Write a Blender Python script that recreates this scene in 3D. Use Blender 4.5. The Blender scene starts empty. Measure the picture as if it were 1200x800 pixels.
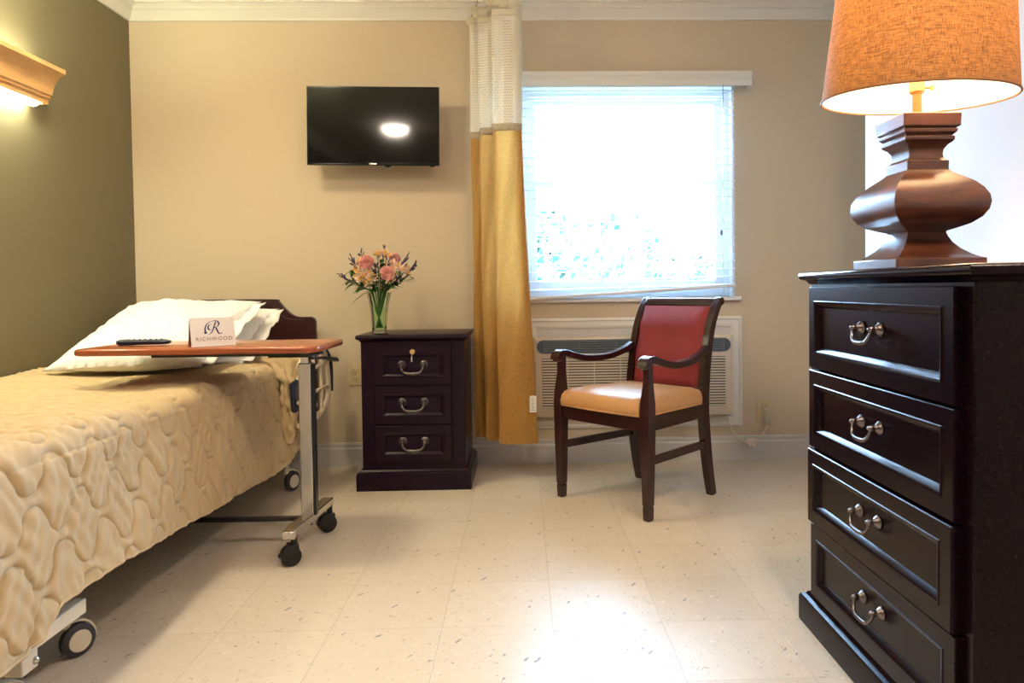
import bpy, math, random
from mathutils import Vector, Matrix
random.seed(7)
PI = math.pi
S = bpy.context.scene
COL = S.collection

# ------------------------------------------------------------------ camera
cam = bpy.data.cameras.new('camera')
co = bpy.data.objects.new('camera', cam); COL.objects.link(co); S.camera = co
cam.lens = 852 / 1200 * 36; cam.sensor_width = 36; cam.sensor_fit = 'HORIZONTAL'
cam.shift_x = -36 / 1200; cam.shift_y = -38 / 1200
co.matrix_world = (Matrix.Translation((0, 0, .93)) @ Matrix.Rotation(math.radians(-1.62), 4, 'Z')
                   @ Matrix.Rotation(PI / 2 - math.radians(1.62), 4, 'X') @ Matrix.Rotation(math.radians(-.70), 4, 'Z'))
cam.clip_start = .02
# ------------------------------------------------------------------ view, world, daylight
S.view_settings.view_transform = 'Standard'; S.view_settings.look = 'None'
S.view_settings.gamma = 1; S.view_settings.use_curve_mapping = False
S.view_settings.exposure = 0.9
SKY = 48.0          # overcast sky radiance
BED_LIGHT = 27.0   # fixture over the bed
CEIL_LIGHT = 72.0  # round ceiling lamp over the bed
ENTRY_LIGHT = 66.0 # round ceiling lamp near the entrance
FILL_LIGHT = 110.0  # added fill dome, out of view, over the middle of the room
LAMP_W = 13.0      # bulb of the table lamp
W = bpy.data.worlds.new('sky'); S.world = W; W.use_nodes = True
bg = W.node_tree.nodes['Background']; bg.inputs[0].default_value = (.43, .68, 1, 1); bg.inputs[1].default_value = SKY
pl = bpy.data.lights.new('window_portal', 'AREA'); pl.shape = 'RECTANGLE'; pl.size = 1.1; pl.size_y = 1.1
pl.cycles.is_portal = True
po = bpy.data.objects.new('window_portal', pl); COL.objects.link(po)
po.location = (.575, 4.10, 1.42); po.rotation_euler = (-PI / 2, 0, 0)
try:
    S.cycles.use_denoising = True; S.cycles.max_bounces = 10; S.cycles.diffuse_bounces = 5
    S.cycles.transparent_max_bounces = 24; S.cycles.sample_clamp_indirect = 6
except Exception: pass

# ------------------------------------------------------------------ mesh helper
class G:
    def __init__(s): s.v = []; s.f = []
    def add(s, vs, fs):
        o = len(s.v); s.v += [tuple(p) for p in vs]; s.f += [tuple(i + o for i in f) for f in fs]; return s
    def box(s, x0, x1, y0, y1, z0, z1):
        return s.add([(x0,y0,z0),(x1,y0,z0),(x1,y1,z0),(x0,y1,z0),(x0,y0,z1),(x1,y0,z1),(x1,y1,z1),(x0,y1,z1)],
                     [(0,3,2,1),(4,5,6,7),(0,1,5,4),(1,2,6,5),(2,3,7,6),(3,0,4,7)])
    def rings(s, rings, closed=True, caps=True):
        n = len(rings[0]); vs = [p for r in rings for p in r]; fs = []
        for i in range(len(rings) - 1):
            for j in range(n if closed else n - 1):
                k = (j + 1) % n
                fs.append((i*n+j, i*n+k, (i+1)*n+k, (i+1)*n+j))
        if caps and closed: fs += [tuple(range(n))[::-1], tuple((len(rings)-1)*n + j for j in range(n))]
        return s.add(vs, fs)
    def tube(s, pts, r, seg=10, caps=True, flat=1.0):
        pts = [Vector(p) for p in pts]; R = []
        rr = r if isinstance(r, (list, tuple)) else [r] * len(pts)
        t0 = (pts[1] - pts[0]).normalized()
        up = Vector((0, 0, 1)) if abs(t0.z) < .9 else Vector((1, 0, 0))
        u = t0.cross(up).normalized()
        for i, p in enumerate(pts):
            t = (pts[min(i+1, len(pts)-1)] - pts[max(i-1, 0)]).normalized()
            u = (u - t * u.dot(t)).normalized(); w = t.cross(u)
            R.append([p + (u * math.cos(a) + w * math.sin(a) * flat) * rr[i] for a in [2*PI*j/seg for j in range(seg)]])
        return s.rings(R, caps=caps)
    def lathe(s, prof, seg=32, c=(0, 0, 0), axis='Z', caps=True):
        R = []
        for r, z in prof:
            ring = []
            for j in range(seg):
                a = 2*PI*j/seg; x, y = r*math.cos(a), r*math.sin(a)
                p = {'Z': (x, y, z), 'Y': (x, z, -y), 'X': (z, x, y)}[axis]
                ring.append((p[0]+c[0], p[1]+c[1], p[2]+c[2]))
            R.append(ring)
        return s.rings(R, caps=caps)
    def sweep(s, pts, secs, side=(1, 0, 0)):
        """rect section (w along side, d across) through pts"""
        pts = [Vector(p) for p in pts]; sd = Vector(side).normalized(); R = []
        for i, p in enumerate(pts):
            t = (pts[min(i+1, len(pts)-1)] - pts[max(i-1, 0)]).normalized()
            w = t.cross(sd).normalized(); a, b = secs[i] if isinstance(secs, list) else secs
            u = sd * a / 2; q = w * b / 2
            R.append([p - u - q, p + u - q, p + u + q, p - u + q])
        return s.rings(R)
    def prism(s, poly, f0, f1):
        """poly: list of 2D; f0,f1 map 2D to 3D"""
        n = len(poly); a = [f0(*p) for p in poly]; b = [f1(*p) for p in poly]
        fs = [tuple(range(n))[::-1], tuple(range(n, 2*n))] + [(i, (i+1) % n, n+(i+1) % n, n+i) for i in range(n)]
        return s.add(a + b, fs)
    def nest(s, u0, u1, v0, v1, loops, mp):
        """rectangular loops (inset, depth) joined and capped, mp(u,v,d)->xyz"""
        R = []
        for ins, d in loops:
            R.append([mp(u0+ins, v0+ins, d), mp(u1-ins, v0+ins, d), mp(u1-ins, v1-ins, d), mp(u0+ins, v1-ins, d)])
        return s.rings(R)
    def grid(s, fn, nu, nv, closed=False):
        vs = [fn(i/(nu-1), j/(nv-1)) for i in range(nu) for j in range(nv)]; fs = []
        for i in range(nu-1):
            for j in range(nv-1):
                fs.append((i*nv+j, (i+1)*nv+j, (i+1)*nv+j+1, i*nv+j+1))
        return s.add(vs, fs)
    def xf(s, m):
        s.v = [tuple(m @ Vector(p)) for p in s.v]; return s
    def merge(s, o): return s.add(o.v, o.f)
    def obj(s, name, mat, parent=None, smooth=35, bevel=0, seg=2, sub=0, solid=0, loc=None, rot=None):
        me = bpy.data.meshes.new(name); me.from_pydata(s.v, [], s.f); me.validate(); me.update()
        import bmesh
        bm = bmesh.new(); bm.from_mesh(me); bmesh.ops.recalc_face_normals(bm, faces=bm.faces); bm.to_mesh(me); bm.free()
        if smooth:
            me.shade_smooth()
            if smooth < 180: me.set_sharp_from_angle(angle=math.radians(smooth))
        me.materials.append(mat)
        o = bpy.data.objects.new(name, me); COL.objects.link(o)
        if parent: o.parent = parent
        if loc: o.location = loc
        if rot: o.rotation_euler = rot
        if solid:
            m = o.modifiers.new('thick', 'SOLIDIFY'); m.thickness = solid; m.offset = 0
        if bevel:
            m = o.modifiers.new('bevel', 'BEVEL'); m.width = bevel; m.segments = seg; m.limit_method = 'ANGLE'; m.angle_limit = math.radians(40)
        if sub:
            m = o.modifiers.new('sub', 'SUBSURF'); m.levels = sub; m.render_levels = sub
        return o

def tag(o, label, cat, group=None, kind=None):
    o['label'] = label; o['category'] = cat
    if group: o['group'] = group
    if kind: o['kind'] = kind
    return o
def thing(name, label, cat, loc=(0, 0, 0), rz=0, group=None):
    o = bpy.data.objects.new(name, None); COL.objects.link(o); o.location = loc; o.rotation_euler = (0, 0, rz)
    o.empty_display_size = .1
    return tag(o, label, cat, group)
def struct(o): o['kind'] = 'structure'; return o
def dup(o, parent=None):
    c = o.copy(); COL.objects.link(c); c.parent = parent
    for ch in [x for x in COL.objects if x.parent == o]: dup(ch, c)
    return c
def cr(pts, n=8):
    """Catmull-Rom through points"""
    P = [Vector(p) for p in pts]; P = [2*P[0]-P[1]] + P + [2*P[-1]-P[-2]]; out = []
    for i in range(1, len(P)-2):
        for k in range(n):
            t = k/n; a, b, c, d = P[i-1:i+3]
            out.append(.5*((2*b)+(-a+c)*t+(2*a-5*b+4*c-d)*t*t+(-a+3*b-3*c+d)*t**3))
    out.append(P[-2]); return out
def interp(x, xs, ys):
    if x <= xs[0]: return ys[0]
    for i in range(len(xs)-1):
        if x <= xs[i+1]:
            t = (x-xs[i])/(xs[i+1]-xs[i]); t = t*t*(3-2*t); return ys[i]+(ys[i+1]-ys[i])*t
    return ys[-1]

# ------------------------------------------------------------------ materials
def mat(name, col, rough=.5, metal=0, spec=.5, emit=None, es=0, coat=0, trans=0, ior=1.45, bump=0, bscale=200, var=0, vscale=4, stretch=None, alpha=1, sheen=0):
    m = bpy.data.materials.new(name); m.use_nodes = True; nt = m.node_tree; b = nt.nodes['Principled BSDF']
    b.inputs['Base Color'].default_value = (*col, 1); b.inputs['Roughness'].default_value = rough
    b.inputs['Metallic'].default_value = metal; b.inputs['Specular IOR Level'].default_value = spec
    b.inputs['Coat Weight'].default_value = coat; b.inputs['Coat Roughness'].default_value = .15
    b.inputs['Transmission Weight'].default_value = trans; b.inputs['IOR'].default_value = ior
    if sheen: b.inputs['Sheen Weight'].default_value = sheen
    if emit: b.inputs['Emission Color'].default_value = (*emit, 1); b.inputs['Emission Strength'].default_value = es
    tc = nt.nodes.new('ShaderNodeTexCoord'); mp = nt.nodes.new('ShaderNodeMapping')
    nt.links.new(tc.outputs['Object'], mp.inputs[0])
    if stretch: mp.inputs['Scale'].default_value = stretch
    if var:
        n = nt.nodes.new('ShaderNodeTexNoise'); n.inputs['Scale'].default_value = vscale; n.inputs['Detail'].default_value = 6
        nt.links.new(mp.outputs[0], n.inputs['Vector'])
        r = nt.nodes.new('ShaderNodeValToRGB'); r.color_ramp.elements[0].position = .3; r.color_ramp.elements[1].position = .7
        r.color_ramp.elements[0].color = (*[c*(1-var) for c in col], 1); r.color_ramp.elements[1].color = (*[min(1, c*(1+var)) for c in col], 1)
        nt.links.new(n.outputs['Fac'], r.inputs[0]); nt.links.new(r.outputs[0], b.inputs['Base Color'])
    if bump:
        n = nt.nodes.new('ShaderNodeTexNoise'); n.inputs['Scale'].default_value = bscale; n.inputs['Detail'].default_value = 3
        nt.links.new(mp.outputs[0], n.inputs['Vector'])
        k = nt.nodes.new('ShaderNodeBump'); k.inputs['Strength'].default_value = bump; k.inputs['Distance'].default_value = .002
        nt.links.new(n.outputs['Fac'], k.inputs['Height']); nt.links.new(k.outputs[0], b.inputs['Normal'])
    return m
def weave(m, scale=900, strength=.4, tint=None):
    """fine woven thread pattern"""
    nt = m.node_tree; b = nt.nodes['Principled BSDF']; tc = nt.nodes.new('ShaderNodeTexCoord')
    outs = []
    for st in ((1, 1, 18), (18, 18, 1)):
        mp = nt.nodes.new('ShaderNodeMapping'); mp.inputs['Scale'].default_value = st
        nt.links.new(tc.outputs['Object'], mp.inputs[0])
        n = nt.nodes.new('ShaderNodeTexNoise'); n.inputs['Scale'].default_value = scale/18; n.inputs['Detail'].default_value = 2
        nt.links.new(mp.outputs[0], n.inputs['Vector']); outs.append(n.outputs['Fac'])
    a = nt.nodes.new('ShaderNodeMath'); a.operation = 'ADD'; nt.links.new(outs[0], a.inputs[0]); nt.links.new(outs[1], a.inputs[1])
    k = nt.nodes.new('ShaderNodeBump'); k.inputs['Strength'].default_value = strength; k.inputs['Distance'].default_value = .002
    nt.links.new(a.outputs[0], k.inputs['Height']); nt.links.new(k.outputs[0], b.inputs['Normal'])
    if tint:
        r = nt.nodes.new('ShaderNodeMapRange'); r.inputs[1].default_value = .75; r.inputs[2].default_value = 1.25
        nt.links.new(a.outputs[0], r.inputs[0])
        mx = nt.nodes.new('ShaderNodeMix'); mx.data_type = 'RGBA'
        mx.inputs[6].default_value = (*tint, 1); mx.inputs[7].default_value = b.inputs['Base Color'].default_value[:]
        nt.links.new(r.outputs[0], mx.inputs[0]); nt.links.new(mx.outputs[2], b.inputs['Base Color'])
    return m
M = {}
M['wall'] = mat('beige_paint', (.61, .505, .37), .75, spec=.25, bump=.25, bscale=160)
M['olive'] = mat('olive_paint', (.18, .155, .095), .75, spec=.25, bump=.3, bscale=160)
M['closet'] = mat('pale_paint', (.60, .59, .62), .7, spec=.25, bump=.2, bscale=160)
M['ceil'] = mat('ceiling_paint', (.72, .66, .54), .9, bump=.3, bscale=90)
M['trim'] = mat('white_trim_paint', (.74, .72, .66), .35)
M['base'] = mat('grey_trim_paint', (.60, .58, .57), .35)
M['white'] = mat('window_white', (.82, .83, .85), .4)
M['darkwood'] = mat('espresso_wood', (.011, .003, .011), .27, spec=.24, var=.15, vscale=12, stretch=(1, 12, 12), bump=.1, bscale=60)
M['dresswood'] = mat('espresso_dresser_wood', (.007, .0018, .005), .24, spec=.2, var=.35, vscale=12, stretch=(1, 12, 12), bump=.04, bscale=60)
M['chairwood'] = mat('mahogany_wood', (.026, .005, .006), .25, var=.15, vscale=20, coat=.3)
M['headwood'] = mat('headboard_wood', (.034, .009, .010), .35, var=.3, vscale=9, stretch=(1, 6, 6))
M['tabwood'] = mat('cherry_laminate', (.30, .075, .028), .25, var=.25, vscale=10, stretch=(1, 14, 14), coat=.2)
M['lampwood'] = mat('walnut_lamp_wood', (.085, .026, .012), .28, var=.6, vscale=9, stretch=(1, 1, 5), coat=.5)
M['pewter'] = mat('antique_pewter', (.20, .17, .17), .28, 1)
M['brass'] = mat('brass', (.85, .58, .22), .25, 1)
M['chrome'] = mat('chrome', (.62, .60, .58), .22, 1, bump=.1, bscale=30)
M['black'] = mat('black_plastic', (.012, .012, .014), .35)
M['navy'] = mat('navy_plastic', (.012, .018, .05), .3)
M['cream'] = mat('cream_enamel', (.66, .58, .44), .4)
M['creampl'] = mat('cream_plastic', (.72, .62, .46), .4)
M['tyre'] = mat('grey_rubber', (.035, .03, .035), .5)
M['screen'] = mat('tv_screen', (.004, .004, .005), .07, spec=.5)
M['bezel'] = mat('tv_bezel', (.006, .006, .007), .12)
M['silver'] = mat('silver', (.75, .75, .75), .3, 1)
M['red'] = weave(mat('red_upholstery', (.27, .030, .034), .7), 700, .5, (.20, .018, .02))
M['tan'] = mat('tan_vinyl', (.52, .27, .11), .38, bump=.15, bscale=350, var=.08, vscale=60)
M['spread'] = weave(mat('quilted_bedspread_cotton', (.50, .37, .205), .85, sheen=.15), 1100, .35)
M['pillow'] = mat('white_pillowcase', (.80, .80, .79), .8, bump=.3, bscale=25)
M['mattress'] = mat('mattress_ticking', (.35, .25, .14), .8)
M['gold'] = weave(mat('gold_curtain_cloth', (.62, .31, .075), .75), 1000, .35, (.50, .235, .05))
M['acbeige'] = mat('ac_beige_plastic', (.66, .58, .47), .45)
M['acdark'] = mat('ac_dark_vent', (.08, .11, .14), .4)
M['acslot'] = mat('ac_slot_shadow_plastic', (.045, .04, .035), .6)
M['almond'] = mat('almond_plastic', (.62, .50, .30), .4)
M['plug'] = mat('grey_plug_plastic', (.52, .47, .38), .4)
M['card'] = mat('card_stock', (.78, .74, .72), .6)
M['cardin'] = mat('card_inside', (.30, .13, .14), .7)
M['ink'] = mat('navy_ink', (.03, .03, .12), .6)
M['inkred'] = mat('plum_ink', (.22, .10, .09), .6)
M['fixture'] = mat('maple_trim_paint', (.70, .42, .18), .4, var=.12, vscale=8, stretch=(6, 1, 6))
M['diff_bed'] = mat('glowing_diffuser', (.8, .8, .7), .5, emit=(.96, 1, .68), es=BED_LIGHT)
M['diff_up'] = mat('glowing_tube', (.8, .8, .7), .5, emit=(.90, 1, .68), es=BED_LIGHT*1.5)
M['diff_ceil'] = mat('glowing_dome', (.8, .8, .7), .5, emit=(1, .83, .54), es=CEIL_LIGHT)
M['diff_entry'] = mat('glowing_entry_dome', (.8, .8, .7), .5, emit=(1, .84, .68), es=ENTRY_LIGHT)
M['diff_fill'] = mat('glowing_fill_dome', (.8, .8, .7), .5, emit=(1, .82, .66), es=FILL_LIGHT)
M['bulb'] = mat('warm_bulb', (.9, .8, .6), .5, emit=(1, .68, .36), es=30)
M['leaf'] = mat('leaf_green', (.03, .10, .022), .45, var=.4, vscale=30)
M['stem'] = mat('stem_green', (.06, .17, .03), .4)
M['carn'] = mat('carnation_pink', (.92, .46, .42), .7, var=.25, vscale=40)
M['alst'] = mat('alstroemeria_blush', (.78, .56, .50), .6, var=.3, vscale=60)
M['alsty'] = mat('alstroemeria_yellow', (.75, .42, .04), .6)
M['statice'] = mat('statice_purple', (.07, .045, .09), .8)
M['twig'] = mat('dark_twig', (.035, .045, .05), .7)
M['hedge'] = mat('hedge_leaf', (.014, .042, .030), .5, var=.4, vscale=2)
M['lawn'] = mat('lawn_grass', (.25, .38, .22), .9, var=.3, vscale=3)
M['tagw'] = mat('white_cloth_tag', (.80, .76, .70), .7)
M['tagink'] = mat('tag_grey_print', (.22, .20, .20), .7)

def glass(name, col=(1, 1, 1), arch=True, rough=0, fres=1.35):
    m = bpy.data.materials.new(name); m.use_nodes = True; nt = m.node_tree; nt.nodes.clear()
    o = nt.nodes.new('ShaderNodeOutputMaterial')
    if arch:   # thin pane: straight-through with a fresnel reflection
        t = nt.nodes.new('ShaderNodeBsdfTransparent'); g = nt.nodes.new('ShaderNodeBsdfGlossy'); g.inputs['Roughness'].default_value = .02
        t.inputs[0].default_value = (*col, 1)
        x = nt.nodes.new('ShaderNodeMixShader'); fr = nt.nodes.new('ShaderNodeFresnel'); fr.inputs[0].default_value = fres
        nt.links.new(fr.outputs[0], x.inputs[0]); nt.links.new(t.outputs[0], x.inputs[1]); nt.links.new(g.outputs[0], x.inputs[2])
        nt.links.new(x.outputs[0], o.inputs[0])
    else:
        g = nt.nodes.new('ShaderNodeBsdfGlass'); g.inputs[0].default_value = (*col, 1); g.inputs['IOR'].default_value = 1.45; g.inputs['Roughness'].default_value = rough
        nt.links.new(g.outputs[0], o.inputs[0])
    return m
M['glass'] = glass('window_glass')
M['vase'] = glass('vase_glass', (.95, 1, .95), fres=1.2)
def cloth_trans(name, col, amt, tcol=None, weav=True, rough=.8, wsc=900, wdk=.62):
    """cloth that lets light through"""
    m = mat(name, col, rough); nt = m.node_tree; b = nt.nodes['Principled BSDF']; o = nt.nodes['Material Output']
    if weav: weave(m, wsc, .5, tuple(c*wdk for c in col))
    t = nt.nodes.new('ShaderNodeBsdfTranslucent'); t.inputs[0].default_value = (*(tcol or col), 1)
    if weav:
        lk = b.inputs['Base Color'].links
        if lk and not tcol: nt.links.new(lk[0].from_socket, t.inputs[0])
    x = nt.nodes.new('ShaderNodeMixShader'); x.inputs[0].default_value = amt
    nt.links.new(b.outputs[0], x.inputs[1]); nt.links.new(t.outputs[0], x.inputs[2]); nt.links.new(x.outputs[0], o.inputs[0])
    return m
M['shade'] = cloth_trans('linen_lampshade', (.50, .235, .075), .32, wsc=800, wdk=.28)
M['shadein'] = cloth_trans('lampshade_lining', (.85, .80, .72), .3, weav=False)
M['goldt'] = cloth_trans('gold_curtain_cloth_thin', (.66, .35, .09), .42)
M['hem'] = cloth_trans('pale_hem_cloth', (.66, .55, .40), .25)
M['tie'] = cloth_trans('white_net_header', (.80, .74, .60), .35, weav=False)
M['blind'] = cloth_trans('blind_slat_white', (.84, .86, .9), .25, weav=False, rough=.4)
def net_mat():
    m = mat('curtain_net', (.84, .80, .70), .7); nt = m.node_tree; b = nt.nodes['Principled BSDF']; o = nt.nodes['Material Output']
    uv = nt.nodes.new('ShaderNodeUVMap'); sp = nt.nodes.new('ShaderNodeSeparateXYZ'); nt.links.new(uv.outputs[0], sp.inputs[0])
    def mth(op, a, b2=None, c=None):
        n = nt.nodes.new('ShaderNodeMath'); n.operation = op
        for i, q in enumerate((a, b2, c)):
            if q is None: continue
            if isinstance(q, (int, float)): n.inputs[i].default_value = q
            else: nt.links.new(q, n.inputs[i])
        return n.outputs[0]
    # diamond-packed holes, 9 mm pitch: uv is in metres
    u = mth('MULTIPLY', sp.outputs[0], 1/.010); v = mth('MULTIPLY', sp.outputs[1], 1/.013)
    row = mth('MODULO', mth('FLOOR', v), 2); u2 = mth('ADD', u, mth('MULTIPLY', row, .5))
    fu = mth('SUBTRACT', mth('FRACT', u2), .5); fv = mth('SUBTRACT', mth('FRACT', v), .5)
    d = mth('ADD', mth('ABSOLUTE', fu), mth('ABSOLUTE', fv))
    hole = mth('LESS_THAN', d, .43)
    t = nt.nodes.new('ShaderNodeBsdfTransparent'); x = nt.nodes.new('ShaderNodeMixShader')
    nt.links.new(hole, x.inputs[0]); nt.links.new(b.outputs[0], x.inputs[1]); nt.links.new(t.outputs[0], x.inputs[2])
    nt.links.new(x.outputs[0], o.inputs[0]); return m
M['net'] = net_mat()

def floor_mat():
    m = bpy.data.materials.new('vinyl_tile'); m.use_nodes = True; nt = m.node_tree; b = nt.nodes['Principled BSDF']; L = nt.links.new
    tc = nt.nodes.new('ShaderNodeTexCoord'); sp = nt.nodes.new('ShaderNodeSeparateXYZ'); L(tc.outputs['Object'], sp.inputs[0])
    def mth(op, a, b2=None, c=None, clamp=False):
        n = nt.nodes.new('ShaderNodeMath'); n.operation = op; n.use_clamp = clamp
        for i, q in enumerate((a, b2, c)):
            if q is None: continue
            if isinstance(q, (int, float)): n.inputs[i].default_value = q
            else: L(q, n.inputs[i])
        return n.outputs[0]
    T = .305
    u = mth('DIVIDE', mth('SUBTRACT', sp.outputs[0], -.232), T); v = mth('DIVIDE', mth('SUBTRACT', sp.outputs[1], 1.985), T)
    fu, fv = mth('FRACT', u), mth('FRACT', v)
    eu = mth('MINIMUM', fu, mth('SUBTRACT', 1, fu)); ev = mth('MINIMUM', fv, mth('SUBTRACT', 1, fv))
    seam = mth('SUBTRACT', 1, mth('MULTIPLY', mth('MINIMUM', eu, ev), 170, clamp=True), clamp=True)
    iu, iv = mth('FLOOR', u), mth('FLOOR', v)
    cb = nt.nodes.new('ShaderNodeCombineXYZ'); L(iu, cb.inputs[0]); L(iv, cb.inputs[1])
    wn = nt.nodes.new('ShaderNodeTexWhiteNoise'); wn.noise_dimensions = '2D'; L(cb.outputs[0], wn.inputs['Vector'])
    base = nt.nodes.new('ShaderNodeMix'); base.data_type = 'RGBA'
    base.inputs[6].default_value = (.60, .52, .42, 1); base.inputs[7].default_value = (.65, .57, .47, 1); L(wn.outputs['Value'], base.inputs[0])
    cur = base.outputs[2]
    # marbling
    n = nt.nodes.new('ShaderNodeTexNoise'); n.inputs['Scale'].default_value = 18; n.inputs['Detail'].default_value = 6; L(tc.outputs['Object'], n.inputs['Vector'])
    mr = nt.nodes.new('ShaderNodeMapRange'); mr.inputs[1].default_value = .35; mr.inputs[2].default_value = .75; mr.inputs[4].default_value = .35; L(n.outputs['Fac'], mr.inputs[0])
    mx = nt.nodes.new('ShaderNodeMix'); mx.data_type = 'RGBA'; L(mr.outputs[0], mx.inputs[0]); L(cur, mx.inputs[6]); mx.inputs[7].default_value = (.56, .48, .38, 1); cur = mx.outputs[2]
    # flecks: grain turned by tile
    for sc, th, rot, pr, colr, amt in ((34, .14, .55, .17, (.16, .16, .17), .85), (95, .2, .5, .35, (.36, .29, .22), .6), (60, .15, 2.1, .16, (.24, .20, .17), .7), (70, .17, .9, .25, (.80, .74, .66), .6)):
        mp = nt.nodes.new('ShaderNodeMapping'); mp.inputs['Rotation'].default_value = (0, 0, rot); mp.inputs['Scale'].default_value = (1, .32, 1)
        mp0 = nt.nodes.new('ShaderNodeMapping'); mp0.inputs['Rotation'].default_value = (0, 0, rot)
        L(tc.outputs['Object'], mp0.inputs[0]); mp.inputs['Rotation'].default_value = (0, 0, 0); L(mp0.outputs[0], mp.inputs[0])
        nz = nt.nodes.new('ShaderNodeTexNoise'); nz.inputs['Scale'].default_value = 70; L(tc.outputs['Object'], nz.inputs['Vector'])
        va = nt.nodes.new('ShaderNodeVectorMath'); va.operation = 'SCALE'; va.inputs['Scale'].default_value = .012; L(nz.outputs['Color'], va.inputs[0])
        vb = nt.nodes.new('ShaderNodeVectorMath'); vb.operation = 'ADD'; L(mp.outputs[0], vb.inputs[0]); L(va.outputs[0], vb.inputs[1])
        vo = nt.nodes.new('ShaderNodeTexVoronoi'); vo.voronoi_dimensions = '2D'; vo.inputs['Scale'].default_value = sc; L(vb.outputs[0], vo.inputs['Vector'])
        sx = nt.nodes.new('ShaderNodeSeparateColor'); L(vo.outputs['Color'], sx.inputs[0])
        size = mth('MULTIPLY', sx.outputs[1], th)
        ins = mth('LESS_THAN', vo.outputs['Distance'], size); pick = mth('LESS_THAN', sx.outputs[0], pr)
        f = mth('MULTIPLY', mth('MULTIPLY', ins, pick), amt)
        mx = nt.nodes.new('ShaderNodeMix'); mx.data_type = 'RGBA'; L(f, mx.inputs[0]); L(cur, mx.inputs[6]); mx.inputs[7].default_value = (*colr, 1); cur = mx.outputs[2]
    mx = nt.nodes.new('ShaderNodeMix'); mx.data_type = 'RGBA'; L(mth('MULTIPLY', seam, .55), mx.inputs[0]); L(cur, mx.inputs[6]); mx.inputs[7].default_value = (.28, .23, .17, 1)
    L(mx.outputs[2], b.inputs['Base Color'])
    b.inputs['Roughness'].default_value = .30; b.inputs['Specular IOR Level'].default_value = .5
    n2 = nt.nodes.new('ShaderNodeTexNoise'); n2.inputs['Scale'].default_value = 5; n2.inputs['Detail'].default_value = 5; L(tc.outputs['Object'], n2.inputs['Vector'])
    rr = nt.nodes.new('ShaderNodeMapRange'); rr.inputs[3].default_value = .28; rr.inputs[4].default_value = .44; L(n2.outputs['Fac'], rr.inputs[0]); L(rr.outputs[0], b.inputs['Roughness'])
    bp = nt.nodes.new('ShaderNodeBump'); bp.inputs['Strength'].default_value = .25; bp.inputs['Distance'].default_value = .002
    h = mth('SUBTRACT', n2.outputs['Fac'], seam); L(h, bp.inputs['Height']); L(bp.outputs[0], b.inputs['Normal'])
    return m
M['floor'] = floor_mat()

# ================================================================== THE ROOM
XL, XC, XR, YW, YB, ZC = -2.015, 1.375, 2.30, 3.86, -1.9, 2.435
YCOR = 2.875
WX0, WX1, WZ0, WZ1 = .0, 1.138, .875, 2.0       # window opening
struct(G().box(XL-.12, XR+.12, YB-.12, YW+.0, -.08, 0).obj('floor', M['floor'], smooth=0))
struct(G().box(XL-.12, XR+.12, YB-.12, YW+.24, ZC, ZC+.08).obj('ceiling', M['ceil'], smooth=0))
g = G()
g.box(XL-.12, WX0, YW, YW+.22, -.08, ZC); g.box(WX1, XR+.12, YW, YW+.22, -.08, ZC)
g.box(WX0, WX1, YW, YW+.22, -.08, WZ0); g.box(WX0, WX1, YW, YW+.22, WZ1, ZC)
struct(g.obj('wall_far', M['wall'], smooth=0))
struct(G().box(XL-.12, XL, YB-.12, YW, -.08, ZC).obj('wall_left', M['olive'], smooth=0))
struct(G().box(XR, XR+.12, YCOR-.1, YW, -.08, ZC).obj('wall_alcove', M['wall'], smooth=0))
struct(G().box(XC, XR+.12, YB, YCOR, -.08, ZC).obj('wall_right', M['closet'], smooth=0))
struct(G().box(XL-.12, XR+.12, YB-.12, YB, -.08, ZC).obj('wall_back', M['wall'], smooth=0))
# crown moulding profile (out from wall, down from ceiling)
CP = [(0, -.100), (.012, -.100), (.014, -.088), (.020, -.080), (.028, -.066), (.034, -.058), (.036, -.050), (.046, -.050), (.049, -.040), (.058, -.032), (.062, -.028), (.072, -.028), (.074, -.004), (.074, 0), (0, 0)]
struct(G().prism(CP, lambda a, b: (XL + a, YW - a, ZC + b), lambda a, b: (XR, YW - a, ZC + b)).obj('trim_1', M['trim'], smooth=20))
struct(G().prism(CP, lambda a, b: (XL + a, YB, ZC + b), lambda a, b: (XL + a, YW - a, ZC + b)).obj('trim_2', M['trim'], smooth=20))
struct(G().prism(CP, lambda a, b: (XC - a, YB, ZC + b), lambda a, b: (XC - a, YCOR + a, ZC + b)).obj('trim_3', M['trim'], smooth=20))
BP = [(0, 0), (.016, 0), (.016, .094), (.013, .100), (.009, .106), (.012, .114), (.010, .124), (.004, .128), (0, .128)]
struct(G().prism(BP, lambda a, b: (XL, YW - a, b), lambda a, b: (XR, YW - a, b)).obj('baseboard_far', M['base'], smooth=20))
struct(G().prism(BP, lambda a, b: (XL + a, YB, b), lambda a, b: (XL + a, YW - a, b)).obj('baseboard_left', M['base'], smooth=20))
struct(G().prism(BP, lambda a, b: (XC - a, YB, b), lambda a, b: (XC - a, YCOR, b)).obj('baseboard_right', M['base'], smooth=20))

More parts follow.
